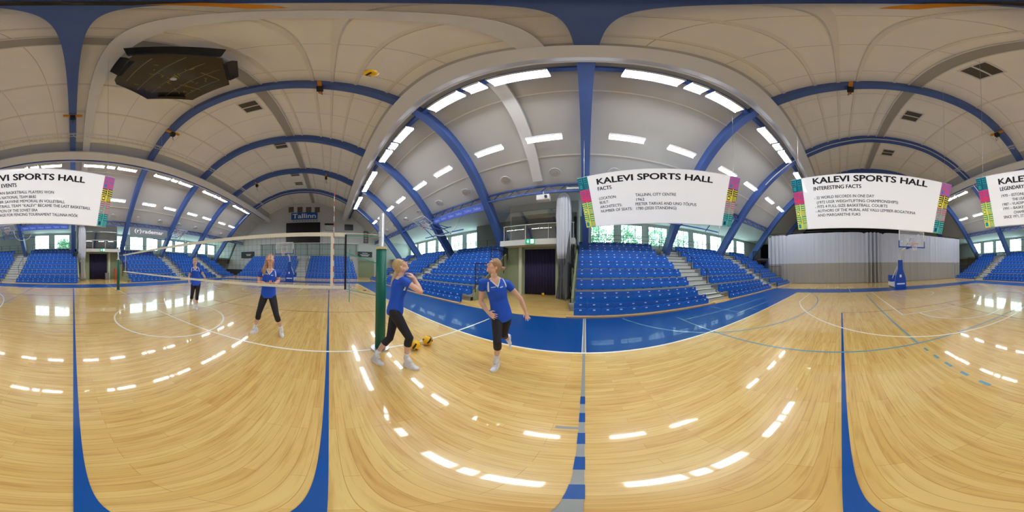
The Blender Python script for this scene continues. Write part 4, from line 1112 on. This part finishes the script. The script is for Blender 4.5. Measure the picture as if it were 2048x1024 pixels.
        plain(MB().tube([an.lerp(toe,.42)+un*.008, an.lerp(toe,.12), an.lerp(kn,.05), an.lerp(kn,.10)], [.030*k,.041*k,.042*k,.041*k], 16),'sock', M_SOCK, root, base); plain(MB().tube([an.lerp(kn,-.05), an.lerp(kn,.06), an.lerp(kn,.15), an.lerp(kn,.24)], [.040*k,.040*k,.041*k,.045*k], 16), 'sock', M_SOCK, root, base)
    # face
    for s in (-1,1):
        e = MB().ball(hp_(s*.031,.0765,.010),(.013*k,.0085*k,.0062*k),HR,12,8); plain(e,'eye',mat('eye_white',(232,230,228),.3),root,base)
        plain(MB().ball(hp_(s*.031,.0828,.010),(.0052*k,.0028*k,.0052*k),HR,10,6),'iris',mat('iris_blue',(54,72,96),.3),root,base)
        plain(MB().cap(hp_(s*.016,.088,.030),hp_(s*.050,.074,.032),.0032*k,.0026*k,6),'eyebrow',mat('brow_brown',(134,98,70),.8),root,base)
    mo = MB().ball(hp_(0,.092,-.054),(.022*k,.006*k,(.012 if o_.get('open') else .007)*k),HR,14,8); plain(mo,'lips',mat('lips_rose',(178,92,88),.5),root,base)
    if o_.get('open'): plain(MB().ball(hp_(0,.0965,-.054),(.013*k,.003*k,.006*k),HR,10,6),'mouth_opening',mat('mouth_dark',(84,30,30),.6),root,base)
    # hair
    hm = MB(); hm.ball(hp_(0,-.018,.038),(.083*k,.099*k,.096*k),HR); hm.ball(hp_(0,-.055,-.008),(.072*k,.058*k,.072*k),HR)
    for s in (-1,1): hm.ball(hp_(s*.058,.018,.040),(.024*k,.042*k,.045*k),HR)
    for (a,ra,c,rc) in o_.get('hair',[]):
        hm.cap(hp_(*a), hp_(*c), ra*k, rc*k, 12)
    for (a,ra,c,rc) in o_.get('hairw',[]): hm.cap(a,c,ra,rc,12)
    remeshed(hm, .006, 2, 'hair', o_['hm'], root, base)
    # jersey trim, laid on the cloth
    from mathutils.bvhtree import BVHTree
    r,f = fr(.97); off = base
    bt = BVHTree.FromPolygons([v_.co+off for v_ in shirt.data.vertices], [tuple(p.vertices) for p in shirt.data.polygons])
    def onc(a,h,lift=.002,back=False):
        o0 = nb+r*a*k+spine*h*k+f*(.4 if not back else -.4); d = -f if not back else f
        hit = bt.ray_cast(o0, d); p = hit[0] if hit[0] is not None else nb+r*a*k+spine*h*k+f*.06*(1 if not back else -1)
        return p-d*lift
    bmx = bmesh.new(); bmx.from_mesh(shirt.data); kill = []
    for v_ in bmx.verts:
        q = v_.co+off-nb; a = abs(q.dot(r))/k; h = q.dot(spine)/k; fz = q.dot(f)/k
        if h > -.115 and fz > 0 and a < .062*min(1,(h+.115)/.085): kill.append(v_)
        elif h > -.030 and math.hypot(a,fz) < .064: kill.append(v_)
        elif h > -.012 and a < .064: kill.append(v_)
    bmesh.ops.delete(bmx, geom=kill, context='VERTS'); bmx.to_mesh(shirt.data); bmx.free()
    vl = [onc(.064*math.cos(q)*s_,-.012-.012*math.sin(q),.003) for s_ in (1,) for q in (0,)]
    left = [onc(-.064+.0*i,-.010-.010*i,.003) for i in range(2)]+[onc(-.062*(1-i/7),-.030-.085*i/7,.003) for i in range(1,7)]
    right = [onc(.062*(1-i/7),-.030-.085*i/7,.003) for i in range(6,0,-1)]+[onc(.064,-.010-.010*i,.003) for i in (1,0)]
    backp = [nb+r*.064*k*math.cos(q)-f*.062*k*math.sin(q)+spine*.000 for q in [PI*j/8 for j in range(1,8)]]
    plain(MB().tube(left+[onc(0,-.118,.003)]+right+backp, .0075*k, 6, closed=True),'collar',M_TEXTW,shirt,base)
    def ribbon(path, wd, name, m):
        mb = MB(); L_ = []; 
        for (a,h) in path: L_.append([onc(a-wd/2,h,.003),onc(a,h,.0045),onc(a+wd/2,h,.003)])
        mb.loft(L_, closed=False); o = plain(mb,name,m,shirt,base); md = o.modifiers.new('t','SOLIDIFY'); md.thickness = .003
    for s in (-1,1):
        ribbon([(s*(.112+.022*math.sin(j/9*PI*.5)+.004*j/9), -.025-.135*j/9) for j in range(10)], .020, 'white_stripe', M_TEXTW)
    def chest(a,h,w_,h_,name,m):
        ribbon([(a,h-h_/2),(a,h+h_/2)], w_, name, m) if w_ < .05 else ribbon([(a,h-h_/2),(a,h),(a,h+h_/2)], w_, name, m)
    chest(.062,-.105,.072,.010,'lettering_strip',M_TEXTW); chest(-.055,-.108,.048,.010,'flag_stripe',mat('flag_blue',(60,120,200),.7)); chest(-.055,-.130,.048,.014,'flag_stripe',M_TEXTW)
    return root
def vf(px):
    a = (px-YAW0)/2048*2*PI; return Vector((math.sin(a),math.cos(a),0)), Vector((math.cos(a),-math.sin(a),0))
U = Vector((0,0,1))
# runner
v,r_ = vf(993)
J = dict(view=v, head=at(987.5,533.5,2.42), look=-r_*.80+U*.42-v*.42, neck=at(988,556,2.46), shR=at(965,564,2.42), shL=at(1013.5,566,2.52),
    elR=at(962,604,2.50), wrR=at(977,626,2.33), hdR=at(986,632,2.26), pnR=r_*.6-U*.2+v*.4, elL=at(1041,597,2.58), wrL=at(1051,624,2.66), hdL=at(1056,640,2.62), pnL=-v*.8+r_*.2,
    hipR=at(994,634,2.50), hipL=at(1013,633,2.56), knR=at(994.5,684,2.30), ankR=at(993.6,716,2.50), toeR=at(983,741,2.33),
    knL=at(1008,668,2.66), ankL=at(1017,679,3.02), toeL=at(1022,700,3.0), thR=1, thL=1)
J['toeR'].z = 0
person('person running with one foot raised, blond bun, blue jersey, black leggings, nearest the doorway', J, dict(voxel=.0065, scale=1.0, curlR=.35, curlL=.3, spread=.16, tipL=1, open=1, hm=M_HAIRB,
    hair=[((0,-.11,.03),.022,(0,-.155,.045),.030),((0,-.155,.05),.018,(.0,-.185,.075),.010)]))
# setter
v,r_ = vf(795)
J = dict(view=v, head=at(801.5,532.5,2.5), look=r_*.74+U*.66, headup=U*.7-r_*.7, neck=at(800,555,2.5), shR=at(806,561,2.37), shL=at(799,560,2.66),
    elR=at(841,583,2.33), wrR=at(829,557,2.44), hdR=at(822,548,2.47), pnR=-r_*.7+v*.5, elL=at(836,574,2.72), wrL=at(826,554,2.60), hdL=at(819,547,2.56), pnL=-r_*.7-v*.5,
    hipR=at(789,625,2.42), hipL=at(791,622,2.62), knR=at(819,676,2.42), ankR=at(812.5,715,2.50), toeR=at(838,739,2.38), knL=at(779.5,676,2.60), ankL=at(752,708,2.62), toeL=at(767,731,2.50), thR=1, thL=-1)
J['toeR'].z = 0; J['toeL'].z = 0
person('person in side view with hands raised to the face, blue jersey, beside the green post', J, dict(voxel=.0065, scale=1.0, curlR=.45, curlL=.45, spread=.14, hm=M_HAIR,
    hair=[((0,-.10,-.02),.036,(0,-.12,-.07),.032)], hairw=[(at(789,552,2.5),.034,at(785,568,2.50),.030),(at(785,568,2.5),.030,at(784.5,584,2.49),.012),(at(792,546,2.5),.034,at(788,556,2.5),.034)]))
# front player beyond the net
v,r_ = vf(540)
J = dict(view=v, head=at(540.5,517.5,3.72), look=U*.72-v*.66+r_*.12, headup=U*.7+v*.7, neck=at(539.5,537,3.76), shR=at(521,545,3.76), shL=at(556.5,545,3.76),
    elR=at(517.5,563,3.84), wrR=at(532,567.5,3.55), hdR=at(541,566,3.50), pnR=r_*.3-v*.1+U*.8, elL=at(557,563,3.84), wrL=at(549,567,3.55), hdL=at(541,566,3.49), pnL=-r_*.3+U*.8,
    hipR=at(529.5,590,3.78), hipL=at(544,590,3.78), knR=at(517.5,626,3.75), ankR=at(510,654,3.96), toeR=at(501,667,3.84), knL=at(553,631,3.66), ankL=at(563,658,3.83), toeL=at(565,677,3.66), thR=1, thL=-1)
J['toeR'].z = 0; J['toeL'].z = 0
person('person standing legs apart behind the net looking up, long brown hair, blue jersey', J, dict(voxel=.008, scale=1.07, curlR=.5, curlL=.5, open=0, hm=M_HAIRB,
    hair=[], hairw=[(at(534.5,519,3.76),.045,at(530.5,533,3.74),.040),(at(530.5,533,3.72),.040,at(526,546,3.64),.016),(at(532,530,3.70),.030,at(529.5,549,3.63),.014),(at(530,531,3.74),.032,at(523,543,3.68),.014),(at(536,516,3.84),.06,at(532,532,3.86),.05),(at(545,520,3.88),.05,at(544,534,3.88),.04)]))
# far player
v,r_ = vf(390)
J = dict(view=v, head=at(389.8,523.3,6.2), look=-v+U*.1, neck=at(390.3,534,6.22), shR=at(381.5,539.5,6.2), shL=at(401,539.5,6.2), elR=at(378.3,553,6.25), wrR=at(378,565,6.15), hdR=at(378,571,6.1), pnR=r_,
    elL=at(406.5,550,6.25), wrL=at(411,557.5,6.1), hdL=at(412.5,561,6.05), pnL=-r_, hipR=at(387,568,6.2), hipL=at(396.5,568,6.2), knR=at(384,590,6.2), ankR=at(381,607,6.5), toeR=at(379.5,615,6.40),
    knL=at(394,592,6.1), ankL=at(393.5,611,6.2), toeL=at(393.8,622,6.02), thR=1, thL=-1)
J['toeR'].z = 0; J['toeL'].z = 0
person('person walking toward the net, furthest of the four, blond hair, blue jersey', J, dict(voxel=.010, scale=1.09, curlR=.3, curlL=.3, hm=mat('pale_blonde_hair',(206,172,130),.5,noise=.2,nscale=40), hair=[((.0,-.09,-.03),.06,(0,-.09,-.08),.05)]))

# ------------------------------------------------------------------ overlay captions, built as large lettered panels hung in the hall
M_PANEL = mat('panel_white_glow',(238,239,243),.6,alpha=.93,emit=.25)  # sheet is no lamp; faint glow added to keep it bright
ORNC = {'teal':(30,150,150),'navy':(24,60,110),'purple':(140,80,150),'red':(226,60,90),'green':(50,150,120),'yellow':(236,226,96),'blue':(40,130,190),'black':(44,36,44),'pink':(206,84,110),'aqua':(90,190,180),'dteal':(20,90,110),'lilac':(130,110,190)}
def om(n): return mat('ornament_'+n, ORNC[n], .6, emit=.25)  # ornament colours carry the same added glow
def info_panel(label, pxc, pyc, R, roll, W_, H_, texts, sw=.066):
    d0 = ray(pxc,pyc).normalized(); n = -d0; rt = Vector((d0.y,-d0.x,0)).normalized(); upv = rt.cross(d0).normalized()
    rt2 = rt*math.cos(roll)-upv*math.sin(roll)*1.0; up2 = upv*math.cos(roll)+rt*math.sin(roll)
    M = Matrix((( rt2.x,-n.x,up2.x,0),(rt2.y,-n.y,up2.y,0),(rt2.z,-n.z,up2.z,0),(0,0,0,1))); c = EYE+d0*R; M = Matrix.Translation(c) @ M
    t = bpy.data.objects.new('caption_panel', None); COL.objects.link(t); t.matrix_world = M; tag(t, label, 'banner', 'white overlay captions built as hanging panels')
    Mi = M.inverted()
    def pl(px,py):
        d = ray(px,py); k = (c-EYE).dot(n)/d.dot(n); q = Mi @ (EYE+d*k); return q.x, q.z
    W = W_*R; H = H_*R; s = sw*R
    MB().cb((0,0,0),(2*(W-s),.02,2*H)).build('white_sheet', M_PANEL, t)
    fr_ = MB()
    for z in (H+.01,-H-.01): fr_.cb((0,.012,z),(2*W,.03,.02))
    build_each(fr_,'edge_bar', M_WHITE, t)
    hwm = MB()
    for x in (-W*.9,W*.9):
        p0 = M @ Vector((x,0,H)); zc = ceil_z(p0.y)-.05 if abs(p0.y) < 13 else 6.4; hwm.v += []; a = Mi @ p0; b_ = Mi @ Vector((p0.x,p0.y,zc)); hwm.tube([a,b_], .004, 5)
    build_each(hwm,'suspension_wire', M_STEEL, t)
    LS = [('teal','navy','teal'),('purple','red','red'),('green','yellow','yellow'),('green','yellow','blue')]
    RS_ = [('lilac','pink','blue'),('black','yellow','yellow'),('pink','aqua','aqua'),('dteal','aqua','navy')]
    for side,cols in ((-1,LS),(1,RS_)):
        x0 = -W if side < 0 else W-s; ch = 2*H/4
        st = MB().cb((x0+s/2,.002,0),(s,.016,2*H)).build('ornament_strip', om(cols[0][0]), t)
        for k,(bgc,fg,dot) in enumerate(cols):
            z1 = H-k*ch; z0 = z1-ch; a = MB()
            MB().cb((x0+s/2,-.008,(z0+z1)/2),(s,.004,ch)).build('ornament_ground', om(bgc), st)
            for j in range(3): a.cb((x0+s*.20,-.012,z1-ch*(.10+.16*j)),(s*.40,.004,ch*.07)); a.cb((x0+s*.80,-.012,z1-ch*(.10+.16*j)),(s*.34,.004,ch*.07))
            a.cb((x0+s*.52,-.012,(z0+z1)/2),(s*.09,.004,ch))
            for j in range(3): a.cb((x0+s*(.66+.13*j),-.012,z0+ch*.25),(s*.06,.004,ch*.44))
            for q in ((.05,.25,.06,.44),(.40,.25,.06,.44)): a.cb((x0+s*(q[0]+.01),-.012,z0+ch*q[1]),(s*q[2],.004,ch*q[3]))
            for q in ((.22,.05),(.22,.45)): a.cb((x0+s*q[0],-.012,z0+ch*q[1]),(s*.40,.004,ch*.06))
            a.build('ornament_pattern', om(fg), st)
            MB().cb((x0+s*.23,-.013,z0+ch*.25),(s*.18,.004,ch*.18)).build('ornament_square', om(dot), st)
    for (sx,px0,py0,px1,size,bold) in texts:
        u0,v0 = pl(px0,py0); u1,_ = pl(px1,py0)
        text(sx, size*R/7, M_TEXTD, t, Matrix.Translation((u0,-.012,v0)) @ Matrix.Rotation(PI/2,4,'X'), bold=bold, width=(u1-u0))
    return t
S = .165; T_ = .36; B_ = .22
info_panel('white overlay caption titled Kalevi Sports Hall, Facts, over the stand right of near doorway', 1317.5, 391.7, 7.0, 0, .464, .161, [
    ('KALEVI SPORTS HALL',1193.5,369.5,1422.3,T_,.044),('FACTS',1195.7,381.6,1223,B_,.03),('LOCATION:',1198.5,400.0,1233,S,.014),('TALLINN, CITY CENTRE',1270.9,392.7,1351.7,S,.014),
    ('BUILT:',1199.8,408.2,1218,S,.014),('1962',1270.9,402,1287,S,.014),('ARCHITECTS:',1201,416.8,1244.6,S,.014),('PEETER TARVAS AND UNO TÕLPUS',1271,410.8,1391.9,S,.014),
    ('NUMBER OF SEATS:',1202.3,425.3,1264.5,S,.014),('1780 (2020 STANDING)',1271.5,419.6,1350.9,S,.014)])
info_panel('white overlay caption titled Kalevi Sports Hall, Interesting Facts, above the grey curtain', 1742.5, 401.5, 7.0, math.radians(2.6), .464, .161, [
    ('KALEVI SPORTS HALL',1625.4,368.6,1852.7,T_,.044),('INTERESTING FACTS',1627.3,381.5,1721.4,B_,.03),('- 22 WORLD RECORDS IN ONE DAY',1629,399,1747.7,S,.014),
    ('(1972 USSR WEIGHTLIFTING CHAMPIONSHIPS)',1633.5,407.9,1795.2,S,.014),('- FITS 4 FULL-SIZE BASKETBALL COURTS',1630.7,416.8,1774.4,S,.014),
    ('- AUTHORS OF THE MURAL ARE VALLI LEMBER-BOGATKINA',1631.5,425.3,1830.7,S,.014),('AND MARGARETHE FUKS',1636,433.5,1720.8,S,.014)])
info_panel('white overlay caption titled Kalevi Sports Hall, Legendary Events, on the far side', 2115, 391.7, 4.6, 0, .464, .161, [
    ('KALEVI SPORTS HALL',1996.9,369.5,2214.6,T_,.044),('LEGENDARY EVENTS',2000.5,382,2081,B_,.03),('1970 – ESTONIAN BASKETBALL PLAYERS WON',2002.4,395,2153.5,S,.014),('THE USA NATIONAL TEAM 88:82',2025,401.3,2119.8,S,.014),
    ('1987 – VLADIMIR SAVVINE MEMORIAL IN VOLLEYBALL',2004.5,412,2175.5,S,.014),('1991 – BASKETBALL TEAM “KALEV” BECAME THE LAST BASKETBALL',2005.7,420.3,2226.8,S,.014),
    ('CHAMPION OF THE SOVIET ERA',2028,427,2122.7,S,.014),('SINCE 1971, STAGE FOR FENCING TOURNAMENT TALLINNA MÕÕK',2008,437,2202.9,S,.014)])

# ------------------------------------------------------------------ outside
def tree(x, y, h, r, lab):
    t = thing('tree', lab, 'tree', (x,y,0), 0, 'trees outside the windows')
    MB().tube([(0,0,0),(0,0,h*.6)], [.2,.12], 8).build('trunk', mat('bark',(96,82,66),.9), t)
    m = MB(); random.seed(int(x*10))
    for k in range(900):
        a = random.random()*6.28; b = math.acos(2*random.random()-1); q = r*(.45+.6*random.random()); c = Vector((q*math.sin(b)*math.cos(a), q*math.sin(b)*math.sin(a), h*.72+q*.9*math.cos(b)))
        d = Vector((random.uniform(-1,1),random.uniform(-1,1),random.uniform(-1,1))).normalized(); e = d.orthogonal().normalized(); L_ = .16+.16*random.random()
        m.quad(c-d*L_,c+e*L_*.5,c+d*L_,c-e*L_*.5)
    m.build('crown', M_TREE, t)
for k,(x,y,h,r) in enumerate(((3.5,26,8.5,2.6),(8.5,27,8,2.4),(13.5,27.5,8.5,2.4),(19.5,28,8,2.6))):
    tree(x,y,h,r,'green leafy tree outside the near windows, %s from the doorway' % ORD[k])
tree(4.6,-28,7.0,1.8,'pale green tree outside the far window beside the overhead arch')
gd = MB().box((-60,20.9,-.3),(60,60,-.02)).box((-60,-60,-.3),(60,-20.9,-.02)).build('outside_ground', mat('pale_bounce_ground',(196,200,198),.9,noise=.1)); tag(gd,'unseen pale ground outside the hall windows','yard')  # unseen ground, made pale so its bounce keeps the soffit neutral
